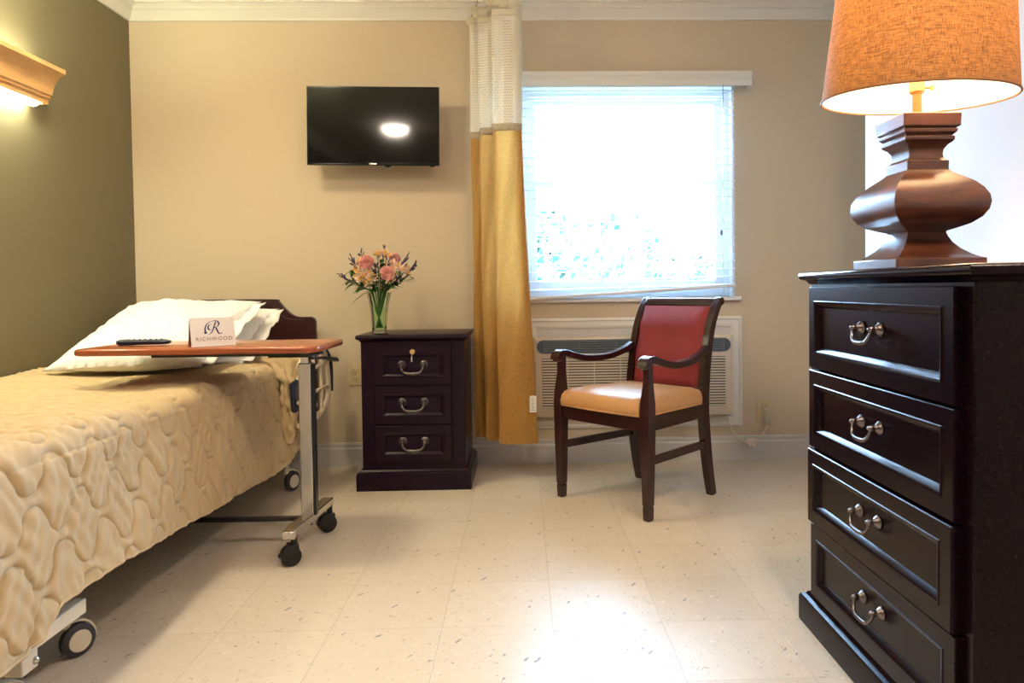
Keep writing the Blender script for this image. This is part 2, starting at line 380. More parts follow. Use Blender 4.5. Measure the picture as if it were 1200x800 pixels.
# window: double hung sash set in the opening, sill
g = G(); yf0, yf1 = YW+.06, YW+.13
g.box(WX0, WX0+.045, yf0, yf1, WZ0, WZ1); g.box(WX1-.045, WX1, yf0, yf1, WZ0, WZ1)
g.box(WX0+.045, WX1-.045, yf0, yf1, WZ0, WZ0+.045); g.box(WX0+.045, WX1-.045, yf0, yf1, WZ1-.045, WZ1)
win = struct(g.obj('window_1', M['white'], bevel=.004))
g = G()   # lower sash
g.box(.045, .085, YW+.065, YW+.095, .92, 1.515); g.box(1.053, 1.093, YW+.065, YW+.095, .92, 1.515)
g.box(.085, 1.053, YW+.066, YW+.094, .92, .965); g.box(.085, 1.053, YW+.066, YW+.094, 1.475, 1.515)
g.obj('lower_sash', M['white'], win, bevel=.003)
g = G()
g.box(.045, .080, YW+.10, YW+.125, 1.48, 1.955); g.box(1.058, 1.093, YW+.10, YW+.125, 1.48, 1.955)
g.box(.080, 1.058, YW+.101, YW+.124, 1.48, 1.515); g.box(.080, 1.058, YW+.101, YW+.124, 1.92, 1.955)
g.obj('upper_sash', M['white'], win, bevel=.003)
G().box(.08, 1.058, YW+.079, YW+.082, .96, 1.48).obj('lower_pane', M['glass'], win, smooth=0)
G().box(.075, 1.063, YW+.112, YW+.115, 1.51, 1.925).obj('upper_pane', M['glass'], win, smooth=0)
struct(G().box(WX0-.02, 1.168, YW-.028, YW+.06, .855, .875).obj('trim_4', M['white'], bevel=.004))   # sill
g = G()   # white jamb liner / returns of the opening
g.box(WX0, WX0+.012, YW+.001, yf0, WZ0, WZ1); g.box(WX1-.012, WX1, YW+.001, yf0, WZ0, WZ1); g.box(WX0, WX1, YW+.001, yf0, WZ1-.012, WZ1)
struct(g.obj('trim_5', M['white'], smooth=0))

# outside
struct(G().box(-14, 14, YW+.3, 22, -.9, -.8).obj('ground_outside', M['lawn'], smooth=0))
g = G(); rnd = random.Random(3)
for i in range(4200):
    x = rnd.uniform(-2.6, 4.2); z = rnd.uniform(.3, 1.45 + .25*math.sin(x*2.3) + .15*math.sin(x*7)); y = 7.2 + rnd.uniform(-.5, .5)
    c = Vector((x, y, z)); a = Vector((rnd.gauss(0, 1), rnd.gauss(0, 1), rnd.gauss(0, 1))).normalized(); b = a.orthogonal().normalized(); s = rnd.uniform(.05, .10)
    g.add([c - a*s, c + b*s*.45, c + a*s, c - b*s*.45], [(0, 1, 2, 3)])
hedge = thing('hedge', 'leafy green hedge outside beyond the blinds', 'hedge', (0, 0, 0))
g.obj('foliage', M['hedge'], hedge, smooth=0)
g = G()
for i in range(14):
    x = -2.4 + i*.5; g.tube([(x, 7.2, -.8), (x+.05, 7.22, -.2), (x-.03, 7.18, .7)], [.03, .022, .008], 6)
g.obj('stem', M['headwood'], hedge)

# ================================================================== WINDOW BLIND
bl = thing('window_blind', 'white horizontal slat blind lowered over the window, bottom rail hanging crooked', 'blind', (.578, YW, 2.05))
X0, X1 = -.565, .548
g = G().prism([(-.002, 0), (-.075, 0), (-.080, -.02), (-.072, -.03), (-.078, -.045), (-.070, -.075), (-.064, -.075), (-.066, -.008), (-.002, -.008)],
              lambda a, b: (-.578, a, b), lambda a, b: (.634, a, b))
g.box(-.578, -.570, -.072, -.002, -.075, 0); g.box(.626, .634, -.072, -.002, -.075, 0)
g.obj('valance', M['trim'], bl)
for i in range(25):
    z = -.095 - i*.0425
    w = .006 * (i > 21)
    g = G(); R = []
    tilt = .10
    for k in range(5):
        q = -.024 + .012*k; zz = .0012*(1-(q/.024)**2)*1.6
        R.append((q, zz))
    poly = R + [(q, zz-.0022) for q, zz in R[::-1]]
    drop = interp(i, [19, 24], [0, .012])
    ca, sa = math.cos(tilt), math.sin(tilt)
    g.prism(poly, lambda a, b: (X0, -.035 + a*ca - b*sa, z + a*sa + b*ca - drop*1.0), lambda a, b: (X1, -.035 + a*ca - b*sa, z + a*sa + b*ca + drop*.6))
    g.obj('slat', M['blind'], bl, smooth=60)
g = G(); g.prism([(-.022, 0), (.022, 0), (.024, .010), (.018, .017), (-.018, .017), (-.024, .010)], lambda a, b: (X0, -.035+a, -1.17+b-.012), lambda a, b: (X1, -.035+a, -1.125+b))
g.obj('bottom_rail', M['white'], bl, bevel=.002)
g = G()
for x in (-.42, -.14, .16, .42):
    for dy in (-.062, -.008): g.tube([(x, dy, -.06), (x, dy, -1.145)], .0009, 5)
    g.tube([(x, -.035, -.06), (x, -.035, -1.145)], .0012, 5)
g.obj('ladder_cord', M['white'], bl)
g = G(); g.tube(cr([(.482, -.07, -.07), (.485, -.075, -.4), (.480, -.072, -.7), (.488, -.07, -.73), (.474, -.074, -.76), (.484, -.07, -.79), (.470, -.07, -.82)], 6), .0016, 6)
g.lathe([(.002, .012), (.006, .008), (.007, -.01), (.003, -.018)], 10, (.470, -.07, -.835))
g.obj('pull_cord', M['pewter'], bl)

# ================================================================== AIR CONDITIONER
g = G()
fl = [(0, 0), (0, .014), (.012, .018), (.018, .010), (.040, .014), (.052, .010), (.060, .0), (.060, -.02)]
mpw = lambda u, v, d: (u, YW - d, v)
R = []
for ins, d in fl:
    R.append([mpw(.02+ins, .185+ins, d), mpw(1.172-ins, .185+ins, d), mpw(1.172-ins, .770-ins, d), mpw(.02+ins, .770-ins, d)])
g.rings(R, caps=False)
struct(g.obj('trim_6', M['trim'], smooth=25))
struct(G().box(.078, 1.114, YW-.006, YW, .243, .712).obj('trim_7', M['base'], smooth=0))
ac = thing('wall_air_conditioner', 'beige through-the-wall air conditioner under the window behind the chair', 'air conditioner', (.58, YW-.006, .25))
A0, A1, AH, AD = -.525, .525, .425, -.085
g = G(); g.nest(A0, A1, 0, AH, [(0, 0), (0, .06), (.006, .078), (.018, .085)], lambda u, v, d: (u, -d, v))
g.obj('body', M['acbeige'], ac, bevel=.006, seg=3)
def pill(u0, u1, v0, v1, n=10):
    r = (v1-v0)/2; c = (v0+v1)/2; p = []
    for k in range(n+1): a = -PI/2 + PI*k/n; p.append((u1-r+r*math.cos(a), c+r*math.sin(a)))
    for k in range(n+1): a = PI/2 + PI*k/n; p.append((u0+r+r*math.cos(a), c+r*math.sin(a)))
    return p
g = G().prism(pill(A0+.012, A1-.012, AH-.092, AH-.008), lambda u, v: (u, AD+.002, v), lambda u, v: (u, AD-.004, v))
g.obj('vent_surround', M['acbeige'], ac, bevel=.002)
vt = G().prism(pill(A0+.018, A1-.018, AH-.084, AH-.014), lambda u, v: (u, AD-.003, v), lambda u, v: (u, AD-.0065, v)).obj('air_vent', M['acdark'], ac)
g = G()
for k in range(5): z = AH-.074+k*.0125; g.box(A0+.055, A1-.055, AD-.012, AD-.006, z, z+.004)
for k in range(6): x = A0+.055+k*.188; g.box(x-.0015, x+.0015, AD-.013, AD-.006, AH-.08, AH-.018)
g.obj('vane', mat('ac_grey_vane', (.16, .19, .22), .4), vt)
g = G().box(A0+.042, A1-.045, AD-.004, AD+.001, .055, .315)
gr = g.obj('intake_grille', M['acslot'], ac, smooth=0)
g = G()
for k in range(18): z = .057+k*.0145; g.box(A0+.040, A1-.043, AD-.009, AD-.003, z, z+.0085)
for k in range(8): x = A0+.040+k*.138; g.box(x-.002, x+.002, AD-.0095, AD-.003, .055, .315)
g.obj('louver', M['acbeige'], gr)

# power cord with leakage plug
oz = .259
def outlet(name, label, x, z, dev=True):
    t = thing(name, label, 'outlet', (x, YW, z))
    G().nest(-.035, .035, -.058, .058, [(0, 0), (0, .003), (.003, .006)], lambda u, v, d: (u, -d, v)).obj('cover_plate', M['almond'], t, smooth=20)
    for dz in (-.021, .021):
        f = G().lathe([(.0165, 0), (.0165, .0075), (.015, .0085)], 20, (0, 0, dz), 'Y'); f.v = [(a, -abs(b), c) for a, b, c in f.v]
        r = f.obj('receptacle', M['almond'], t)
        q = G(); q.box(-.0075, -.005, -.0089, -.0075, dz-.002, dz+.008); q.box(.005, .0075, -.0089, -.0075, dz-.002, dz+.007); q.box(-.002, .002, -.0089, -.0075, dz-.0105, dz-.0065)
        q.obj('slot', M['black'], r)
    s = G().lathe([(.003, 0), (.003, .008)], 8, (0, 0, 0), 'Y'); s.v = [(a, -abs(b), c) for a, b, c in s.v]; s.obj('screw', M['pewter'], t)
    return t
outlet('power_outlet', 'almond wall outlet between the bed and the nightstand', -.885, .487)
outlet('power_outlet', 'almond wall outlet near the dresser with a plug in it', 1.290, .259)
OX, OY, OZ = 1.300-.58, -.004, .235-.25     # outlet position seen from the air conditioner
g = G().tube(cr([(OX+x, OY+y, OZ+z) for x, y, z in [(.004, -.014, -.040), (-.005, -.018, -.065), (-.04, -.022, -.110), (-.10, -.03, -.135), (-.15, -.03, -.120), (-.19, -.03, -.075), (-.215, -.025, -.01)]], 8), .0042, 8)
pc = g.obj('power_cord', M['creampl'], ac)
pg = G().nest(OX-.020, OX+.024, OZ-.045, OZ+.045, [(0, 0), (0, .022), (.005, .030), (.010, .034)], lambda u, v, d: (u, OY-d, v)).obj('plug', M['plug'], pc, bevel=.004)
g = G().box(OX-.115, OX-.070, OY-.037, OY-.022, OZ-.148, OZ-.118); g.box(OX-.105, OX-.088, OY-.038, OY-.021, OZ-.162, OZ-.146); g.box(OX-.085, OX-.068, OY-.038, OY-.021, OZ-.166, OZ-.148)
g.obj('cable_tie', mat('pale_pink_tie', (.78, .66, .60), .6), pc, bevel=.002)

# ================================================================== CASEGOODS
def bail_pull(parent, x, y, z, sc=1.0):
    """swan-neck drawer pull; local front is -Y"""
    g = G()
    for sx in (-1, 1):
        c = (x + sx*.043*sc, y, z)
        h = G().lathe([(.0155*sc, 0), (.0155*sc, .003), (.0125*sc, .005), (.0115*sc, .008), (.0085*sc, .010), (.0065*sc, .016), (.0075*sc, .019), (.0062*sc, .024), (.004*sc, .028), (.001, .030)], 20, (0, 0, 0), 'Y')
        h.v = [(a+c[0], c[1]-abs(b), d+c[2]) for a, b, d in h.v]; g.merge(h)
    yy = y - .020*sc
    path = cr([(x-.043*sc, yy, z), (x-.041*sc, yy-.004, z-.014*sc), (x-.032*sc, yy-.008, z-.026*sc), (x-.018*sc, yy-.009, z-.031*sc), (x, yy-.009, z-.032*sc),
               (x+.018*sc, yy-.009, z-.031*sc), (x+.032*sc, yy-.008, z-.026*sc), (x+.041*sc, yy-.004, z-.014*sc), (x+.043*sc, yy, z)], 8)
    n = len(path); rr = []
    for i in range(n):
        q = abs(i/(n-1)-.5)*2
        rr.append(sc*(.0036 + (.0016*(1 if (i % 3) else .35) if q < .36 else 0)))
    g.tube(path, rr, 10)
    return g.obj('handle', M['pewter'], parent, smooth=60)

def chest(t, w, d, zt, plinth, drawers, wm, lock=False, ov=.028, stile=.04, proud=.012, rec=.04, psc=1.0):
    """t origin: centre of the front face on floor, front at y=0, local"""
    g = G().box(-w/2, w/2, 0, d, plinth-.01, zt-.022)
    g.obj('carcass', wm, t, bevel=.003)
    # moulded top
    P = [(0, 0), (.006, .004), (.010, .012), (.020, .014), (.026, .020), (.026, .028), (.020, .034), (0, .034)]
    R = []
    for a, b in [(0, 0), (.004, .001), (.009, .008), (.013, .011), (.020, .012), (.025, .017), (.027, .023), (.024, .030), (.018, .033)]:
        e = a*ov/.027; R.append([(-w/2-e, -e, zt-.034+b), (w/2+e, -e, zt-.034+b), (w/2+e, d+e*.3, zt-.034+b), (-w/2-e, d+e*.3, zt-.034+b)])
    G().rings(R).obj('top', wm, t, smooth=50)
    # plinth
    R = []
    for e, z in [(.0, 0), (.026, 0), (.026, plinth-.018), (.022, plinth-.010), (.012, plinth-.006), (.006, plinth+.002), (0, plinth+.004)]:
        R.append([(-w/2-e, -e, z), (w/2+e, -e, z), (w/2+e, d, z), (-w/2-e, d, z)])
    G().rings(R).obj('plinth', wm, t, smooth=30)
    for i, (z0, z1, ex) in enumerate(drawers):
        q = proud + ex
        dg = G().nest(-w/2+stile, w/2-stile, z0, z1, [(0, -.002), (0, q-.002), (.002, q), (rec-.012, q), (rec-.010, q+.002), (rec-.006, q+.001), (rec-.002, q-.001), (rec+.007, q-.011), (rec+.009, q-.011)],
                      lambda u, v, dd: (u, -dd, v))
        dr = dg.obj('drawer', wm, t, smooth=30)
        zc = (z0+z1)/2
        bail_pull(dr, 0, -(q-.010), zc+.014 + (-.012 if (lock and i == len(drawers)-1) else 0), psc)
        if lock and i == len(drawers)-1:
            h = G().lathe([(.013, 0), (.013, .004), (.010, .007), (.006, .007)], 24, (0, 0, 0), 'Y'); h.v = [(a, -q-abs(b), c+zc+.062) for a, b, c in h.v]
            lk = h.obj('lock', M['brass'], dr)
            k = G().box(-.001, .001, -q-.022, -q-.006, zc+.059, zc+.066)
            k.tube(cr([(.0, -q-.020, zc+.058), (.002, -q-.021, zc+.050), (.0, -q-.021, zc+.040)], 5), .0016, 6)
            k.box(-.003, .003, -q-.023, -q-.021, zc+.018, zc+.042)
            k.obj('key', M['silver'], lk)
# nightstand
ns = thing('nightstand', 'dark three-drawer nightstand with a key in its top lock, under the flowers', 'nightstand', (-.512, 3.392, 0))
chest(ns, .480, .43, .725, .092, [(.125, .300, 0), (.308, .483, 0), (.491, .672, 0)], M['darkwood'], lock=True, stile=.062, proud=.013, rec=.045, ov=.021, psc=1.2)
# dresser
dz = thing('dresser', 'tall dark four-drawer dresser at the right, carrying the table lamp', 'dresser', (.790, 1.606, 0), -PI/2)
chest(dz, .722, .56, .966, .082, [(.092, .289, -.004), (.295, .492, .004), (.498, .704, .0), (.710, .925, .0)], M['dresswood'], stile=.032, proud=.019, rec=.048, ov=.026)

# ================================================================== TABLE LAMP
LX, LY, LZ = .936, 1.700, .9663
lp = thing('table_lamp', 'table lamp with carved square wooden base and burlap drum shade', 'lamp', (LX, LY, LZ))
prof = [(.092, 0), (.1035, .0), (.1035, .020), (.100, .021), (.094, .023), (.082, .030), (.067, .042), (.055, .056), (.048, .070), (.045, .079), (.046, .082), (.060, .087), (.082, .096),
        (.098, .109), (.107, .124), (.110, .140), (.108, .155), (.100, .171), (.087, .186), (.070, .199), (.056, .209), (.049, .216), (.0485, .222),
        (.049, .236), (.045, .238), (.041, .243), (.0395, .252), (.041, .262), (.047, .271), (.055, .277), (.0575, .281), (.0575, .288), (.053, .290), (.061, .297), (.062, .303), (.058, .305), (.066, .309), (.067, .336), (.064, .338), (.02, .338)]
R = []
for r, z in prof:
    z *= 1.045
    c = r*.93
    R.append([(-r, -c, z), (-c, -r, z), (c, -r, z), (r, -c, z), (r, c, z), (c, r, z), (-c, r, z), (-r, c, z)] if 0 else [(-r, -r, z), (r, -r, z), (r, r, z), (-r, r, z)])
G().rings(R).obj('base', M['lampwood'], lp, smooth=28, bevel=.0012)
g = G().tube([(0, 0, .350), (0, 0, .41)], .011, 16)
g.obj('stem', mat('amber_wood_stem', (.45, .17, .04), .35), lp)
g = G().lathe([(.014, .41), (.018, .415), (.018, .44), (.014, .445)], 20); g.tube([(.016, 0, .425), (.035, 0, .425)], .003, 8); g.lathe([(.005, -.006), (.006, 0), (.005, .006)], 10, (.036, 0, .425))
g.obj('socket', M['brass'], lp)
G().lathe([(.011, .444), (.014, .46), (.028, .49), (.032, .515), (.026, .54), (.010, .553), (.001, .555)], 24).obj('bulb', M['bulb'], lp)
RB, RT, ZB, ZT = .209, .183, .400, .690
sh = G().rings([[((RB+(RT-RB)*k/6)*math.cos(a), (RB+(RT-RB)*k/6)*math.sin(a), ZB+(ZT-ZB)*k/6) for a in [2*PI*j/96 for j in range(96)]] for k in range(7)], caps=False)
TILT = (math.radians(3.5), math.radians(1.0), 0)
so = sh.obj('lamp_shade', M['shade'], lp, smooth=180)
si = G().rings([[((RB-.003+(RT-RB)*k/6)*math.cos(a), (RB-.003+(RT-RB)*k/6)*math.sin(a), ZB+.001+(ZT-ZB-.002)*k/6) for a in [2*PI*j/96 for j in range(96)]] for k in range(7)], caps=False).obj('shade_lining', M['shadein'], so, smooth=180)
M['rim'] = mat('brown_rim_tape', (.26, .11, .04), .7)
for z, r in ((ZB, RB), (ZT, RT)):
    G().tube([(r*math.cos(2*PI*j/96), r*math.sin(2*PI*j/96), z) for j in range(97)], .003, 6).obj('shade_rim', M['rim'], so)
g = G()
for a in (0, 2*PI/3, 4*PI/3): g.tube([(.012*math.cos(a), .012*math.sin(a), .64), (RT*.99*math.cos(a), RT*.99*math.sin(a), ZT-.01)], .0018, 6)
g.tube(cr([(.016, 0, .44), (.050, 0, .50), (.045, 0, .57), (0, 0, .64)], 6), .0016, 6); g.tube(cr([(-.016, 0, .44), (-.050, 0, .50), (-.045, 0, .57), (0, 0, .64)], 6), .0016, 6)
g.obj('harp', M['brass'], so)
piv = Vector((0, 0, .44)); so.matrix_local = Matrix.Translation(piv) @ Matrix.Rotation(TILT[1], 4, 'Y') @ Matrix.Rotation(TILT[0], 4, 'X') @ Matrix.Translation(-piv)
ll = bpy.data.lights.new('lamp_bulb_light', 'POINT'); ll.energy = LAMP_W; ll.color = (1, .70, .42); ll.shadow_soft_size = .035
lo = bpy.data.objects.new('lamp_bulb_light', ll); COL.objects.link(lo); lo.parent = lp; lo.location = (0, 0, .60)

# ================================================================== LIGHT OVER THE BED
fx = thing('wall_light', 'maple coved wall light glowing above the bed on the olive wall', 'wall light', (XL, 2.45, 1.69))
Y0, Y1 = -.62, .62
CV = [(.0, .160), (.150, .160), (.152, .142), (.142, .138), (.128, .130), (.114, .112), (.104, .092), (.098, .070), (.096, .056), (.088, .052), (.088, .044), (.078, .042), (.078, .020), (.070, .020), (.070, .040), (.080, .050), (.088, .100), (.112, .128), (.130, .148), (.0, .148)]
g = G().prism([p for p in CV[1:-1]], lambda a, b: (a, Y0+.02, b), lambda a, b: (a, Y1-.02, b))
for s, e in ((Y0, Y0+.02), (Y1-.02, Y1)):
    g.prism([(.0, .160), (.152, .160), (.152, .142), (.142, .138), (.128, .130), (.114, .112), (.104, .092), (.098, .070), (.096, .056), (.088, .052), (.088, .044), (.078, .042), (.078, .020), (0, .020)], lambda a, b: (a, s, b), lambda a, b: (a, e, b))
g.obj('housing', M['fixture'], fx, smooth=25)
g = G().grid(lambda u, v: (.004 + .064*u, Y0+.03 + (Y1-Y0-.06)*v, .022 - .016*math.sin(PI*u)), 9, 2)
g.obj('lower_diffuser', M['diff_bed'], fx, smooth=180)
G().box(.01, .08, Y0+.03, Y1-.03, .118, .122).obj('upper_diffuser', M['diff_up'], fx, smooth=0)

# ceiling lamps, the last one an added fill
def dome(name, label, x, y, m, r=.15):
    t = thing(name, label, 'ceiling light', (x, y, ZC))
    G().lathe([(r+.02, 0), (r+.02, -.018), (r+.01, -.024), (.01, -.024)], 40).obj('base_ring', M['pewter'], t)
    G().lathe([(r, -.022), (r*.96, -.04), (r*.8, -.062), (r*.5, -.078), (.002, -.085)], 40).obj('glass_dome', m, t, smooth=180)
dome('ceiling_light', 'round ceiling light above the bed, outside the picture', -1.30, 2.45, M['diff_ceil'], .13)
dome('ceiling_light', 'round ceiling light near the entrance, mirrored in the television', -1.14, .66, M['diff_entry'], .12)
dome('ceiling_light', 'added round fill light over the middle of the room, outside the picture', .70, .75, M['diff_fill'], .12)  # invented lamp, put in to brighten the far wall right of the window

# ================================================================== TELEVISION
tv = thing('television', 'black flat-screen television mounted on the beige wall', 'television', (-.735, YW, 1.755))
tv.rotation_euler = (0, math.radians(.75), 0)
ty = -.16
TW, TH = .330, .196
g = G().nest(-TW, TW, -TH, TH, [(.03, -.035), (.012, -.018), (0, -.012), (0, .006), (.002, .008), (.006, .008), (.007, .0055), (.012, .0055)], lambda u, v, d: (u, ty - d, v))
bz = g.obj('bezel', M['bezel'], tv, smooth=30)
sc = G().box(-TW+.008, TW-.008, ty-.0062, ty-.004, -TH+.014, TH-.008).obj('screen', M['screen'], tv, smooth=0)
G().box(-.020, .016, ty-.0090, ty-.0078, -TH+.003, -TH+.010).obj('silver_badge', M['silver'], bz, smooth=0)
G().prism([(-.02+.04*k/8*1.0, -.010*math.sin(PI*k/8)) for k in range(9)], lambda u, v: (u+.07, ty-.004, v-TH), lambda u, v: (u+.07, ty+.006, v-TH)).obj('sensor_lip', M['bezel'], bz)
G().box(.285, .305, ty-.004, ty+.006, -TH-.006, -TH+.001).obj('status_light', M['bezel'], bz)
g = G().box(-.20, .20, ty+.034, ty+.05, -.13, .13); g.box(-.05, .05, -.012, -.001, -.12, .12); g.box(-.02, .02, ty+.045, -.008, -.05, -.02); g.box(-.02, .02, ty+.045, -.008, .02, .05)
g.obj('wall_bracket', M['black'], tv, bevel=.003)

# ================================================================== ARMCHAIR
ch = thing('armchair', 'dark wood armchair with red back and tan vinyl seat by the window', 'chair', (.5035, 3.1925, 0), math.radians(-48.7))
FW, BW = .245, .205
for s in (-1, 1):
    # front leg and arm post
    x = s*FW
    g = G().sweep([(x, -.232, 0), (x, -.232, .008), (x, -.232, .055), (x, -.232, .056), (x, -.232, .061), (x, -.232, .062), (x, -.232, .36), (x, -.232, .43), (x, -.230, .47), (x, -.226, .56), (x, -.226, .628)],
                  [(.026, .026), (.030, .030), (.033, .033), (.029, .029), (.029, .029), (.034, .034), (.046, .046), (.046, .046), (.044, .044), (.027, .030), (.026, .032)], (1, 0, 0))
    g.obj('front_leg', M['chairwood'], ch, bevel=.003)
    # rear leg up through the back post
    pts = cr([(s*(BW-.0), .265, 0), (s*BW, .238, .12), (s*BW, .215, .28), (s*BW, .205, .42), (s*BW, .222, .58), (s*BW, .258, .74), (s*BW, .300, .828), (s*BW, .330, .866)], 5)
    n = len(pts); secs = [(.032, .034 + .014*math.sin(PI*min(1, i/(n*.75)))) for i in range(n)]
    g = G().sweep(pts, secs, (1, 0, 0))
    g.lathe([(.0165, -.016), (.0185, -.014), (.0185, .014), (.0165, .016)], 20, (s*BW, .335, .863), 'X')
    g.obj('rear_leg', M['chairwood'], ch, bevel=.003)
    # arm
    pts = cr([(s*(BW+.004), .222, 0.655), (s*(BW+.012), .16, 0.632), (s*(BW+.024), .06, 0.610), (s*(FW-.002), -.06, 0.608), (s*(FW+.002), -.15, 0.625), (s*(FW+.002), -.215, 0.642), (s*(FW+.002), -.250, 0.635), (s*(FW+.002), -.262, 0.614)], 5)
    n = len(pts)
    g = G().sweep(pts, [(interp(i/(n-1), [0, .3, .8, 1], [.028, .036, .048, .050]), interp(i/(n-1), [0, .15, .8, 1], [.036, .028, .030, .022])) for i in range(n)], (1, 0, 0))
    g.lathe([(.014, -.023), (.017, -.021), (.017, .021), (.014, .023)], 18, (s*(FW+.002), -.246, .620), 'X')
    g.obj('armrest', M['chairwood'], ch, bevel=.006, seg=3)
    G().sweep([(s*(FW-.004), -.215, .235), (s*(BW+.002), .225, .235)], (.018, .034), (1, 0, 0)).obj('stretcher', M['chairwood'], ch, bevel=.003)
    G().sweep([(s*(FW-.002), -.215, .385), (s*(BW+.004), .200, .385)], (.022, .058), (1, 0, 0)).obj('side_rail', M['chairwood'], ch, bevel=.002)
G().box(-FW+.015, FW-.015, -.246, -.222, .355, .414).obj('front_rail', M['chairwood'], ch, bevel=.002)
G().box(-BW+.01, BW-.01, .195, .217, .355, .414).obj('back_rail', M['chairwood'], ch, bevel=.002)
# seat cushion: rounded trapezoid, crowned
def seatf(n=28, m=22):
    g = G(); R = []
    def outline(e, z):
        pts = []; fw, bw, y0, y1 = FW-.006-e, BW+.006-e, -.254+e, .192-e
        fi = FW-.027-e*.6; yp = -.203+e*.6
        for k in range(14): t = k/13; pts.append((-fi+2*fi*t, y0-.010*math.sin(PI*t), z))
        pts += [(fi+.001, yp-.02, z), (fi+.002, yp-.002, z), (max(fi+.003, fw-.008), yp, z)]
        for k in range(12): t = k/12; pts.append((max(fi+.004, fw)+(bw-max(fi+.004, fw))*t, yp+.006+(y1-yp-.006)*t, z))
        for k in range(12): t = k/12; pts.append((bw-2*bw*t, y1, z))
        for k in range(12): t = k/12; pts.append((-bw-(max(fi+.004, fw)-bw)*t, y1+(yp+.006-y1)*t, z))
        pts += [(-max(fi+.003, fw-.008), yp, z), (-fi-.002, yp-.002, z), (-fi-.001, yp-.02, z)]
        return pts
    for e, z in ((.004, .412), (-.004, .418), (-.005, .440), (.000, .462), (.012, .478), (.035, .488), (.08, .495), (.14, .499), (.19, .500)): R.append(outline(e, z))
    g.rings(R); return g
st = seatf().obj('seat', M['tan'], ch, smooth=60)
G().tube(cr([(-FW+.028, -.256, .418), (0, -.268, .418), (FW-.028, -.256, .418)], 8), .0035, 8).obj('welt', M['tan'], st)
for sx in (-1, 1): G().tube([(sx*(FW-.001), -.198, .418), (sx*(BW+.010), .18, .418)], .0035, 8).obj('welt', M['tan'], st)
# upholstered back
def backf(u, v, side=-1):
    x = (-1+2*u)*(BW-.020); z = .475 + .366*v
    yc = interp(z, [.42, .58, .74, .845, .885], [.205, .222, .258, .300, .330])
    e = min(u, 1-u, v, 1-v); puff = .016*min(1, e/.10)**.5
    return (x, yc + side*(.012+puff), z)
g = G(); g.grid(lambda u, v: backf(u, v, -1), 21, 19); g.grid(lambda u, v: backf(u, v, 1), 21, 19)
b0 = [(u/20, 0) for u in range(21)] + [(1, v/18) for v in range(1, 19)] + [(1-u/20, 1) for u in range(1, 21)] + [(0, 1-v/18) for v in range(1, 18)]
g.rings([[backf(u, v, -1) for u, v in b0], [backf(u, v, 1) for u, v in b0]], caps=False)
bk = g.obj('backrest', M['red'], ch, smooth=60)
bp = [backf(.04+.92*u, .04+.92*v, -1) for u, v in b0]; bp = [(x, y+.004, z) for x, y, z in bp]
G().tube(bp + bp[:1], .003, 6).obj('welt', M['red'], bk)
yc = lambda z: interp(z, [.42, .58, .74, .845, .885], [.205, .222, .258, .300, .330])
G().sweep([(-BW+.012, yc(.860)+.004, .855), (BW-.012, yc(.860)+.004, .855)], (.040, .026), (0, .45, .9)).obj('top_rail', M['chairwood'], ch, bevel=.006, seg=3)
G().sweep([(-BW+.012, yc(.46), .470), (BW-.012, yc(.46), .470)], (.028, .030), (0, 0, 1)).obj('lower_back_rail', M['chairwood'], ch, bevel=.003)

# ================================================================== PRIVACY CURTAIN
cu = thing('privacy_curtain', 'gold cubicle curtain with white net top hanging left of the window', 'curtain', (0, 0, 0))
def cpath(f):
    """plan path at height fraction f (0 = hem, 1 = top)"""
    r = .060*(1-f)**1.3
    return cr([(.004+r*.9, 3.555, 0), (.012+r, 3.520, 0), (.000+r, 3.500, 0), (-.05+r*.5, 3.494, 0), (-.105, 3.500, 0), (-.128+.012*(1-f), 3.512, 0), (-.110, 3.545, 0), (-.075, 3.570, 0), (-.100, 3.592, 0), (-.160, 3.590, 0), (-.198+.010*(1-f), 3.603, 0), (-.185, 3.635, 0), (-.150, 3.655, 0),
               (-.165, 3.680, 0), (-.205, 3.683, 0), (-.243+.004*(1-f), 3.695, 0), (-.240, 3.725, 0), (-.205, 3.745, 0), (-.19, 3.765, 0)], 6)
ZH, ZN, ZTOP = .180, 1.690, 2.262
def sheet(z0, z1, nz, name, m, off=0, parent=cu, zfun=None, uv=False, i0=0, i1=None, thick=.0):
    P0 = cpath(0); n = len(P0); i1 = i1 or n; V = []; UV = []
    for k in range(nz):
        t = k/(nz-1)
        for i in range(i0, i1):
            za, zb = (zfun(i/(n-1)) if zfun else (z0, z1)); z = za + (zb-za)*t; f = max(0, min(1, (z-ZH)/(ZN-ZH)))
            P = cpath_c(f); p = P[i]
            wob = .0035*math.sin(z*5+i*.5) + .002*math.sin(z*13+i*.9)
            V.append((p.x + off + wob*.6, p.y + wob, z))
            UV.append((ARC[i], z))
    nn = i1-i0; F = [(k*nn+j, k*nn+j+1, (k+1)*nn+j+1, (k+1)*nn+j) for k in range(nz-1) for j in range(nn-1)]
    g = G().add(V, F); o = g.obj(name, m, parent, smooth=180, solid=thick)
    if uv:
        l = o.data.uv_layers.new(name='UVMap')
        for lp_ in o.data.loops: l.data[lp_.index].uv = UV[lp_.vertex_index]
    return o
_c = {}
def cpath_c(f):
    k = round(f, 3)
    if k not in _c: _c[k] = cpath(k)
    return _c[k]
ARC = [0]; _p = cpath(1)
for a, b in zip(_p, _p[1:]): ARC.append(ARC[-1]+(b-a).length)
sheet(ZH, ZN+.004, 60, 'cloth', M['goldt'])
sheet(ZN-.002, ZTOP-.02, 30, 'net', M['net'], uv=True)
hb = sheet(ZN-.004, ZN+.030, 4, 'net_hem', M['hem'], thick=.004)
sheet(ZTOP-.035, ZTOP, 4, 'header', M['tie'], thick=.003)
sheet(ZN+.02, ZTOP+.06, 20, 'edge_band', M['tie'], i0=4, i1=17, off=.001)
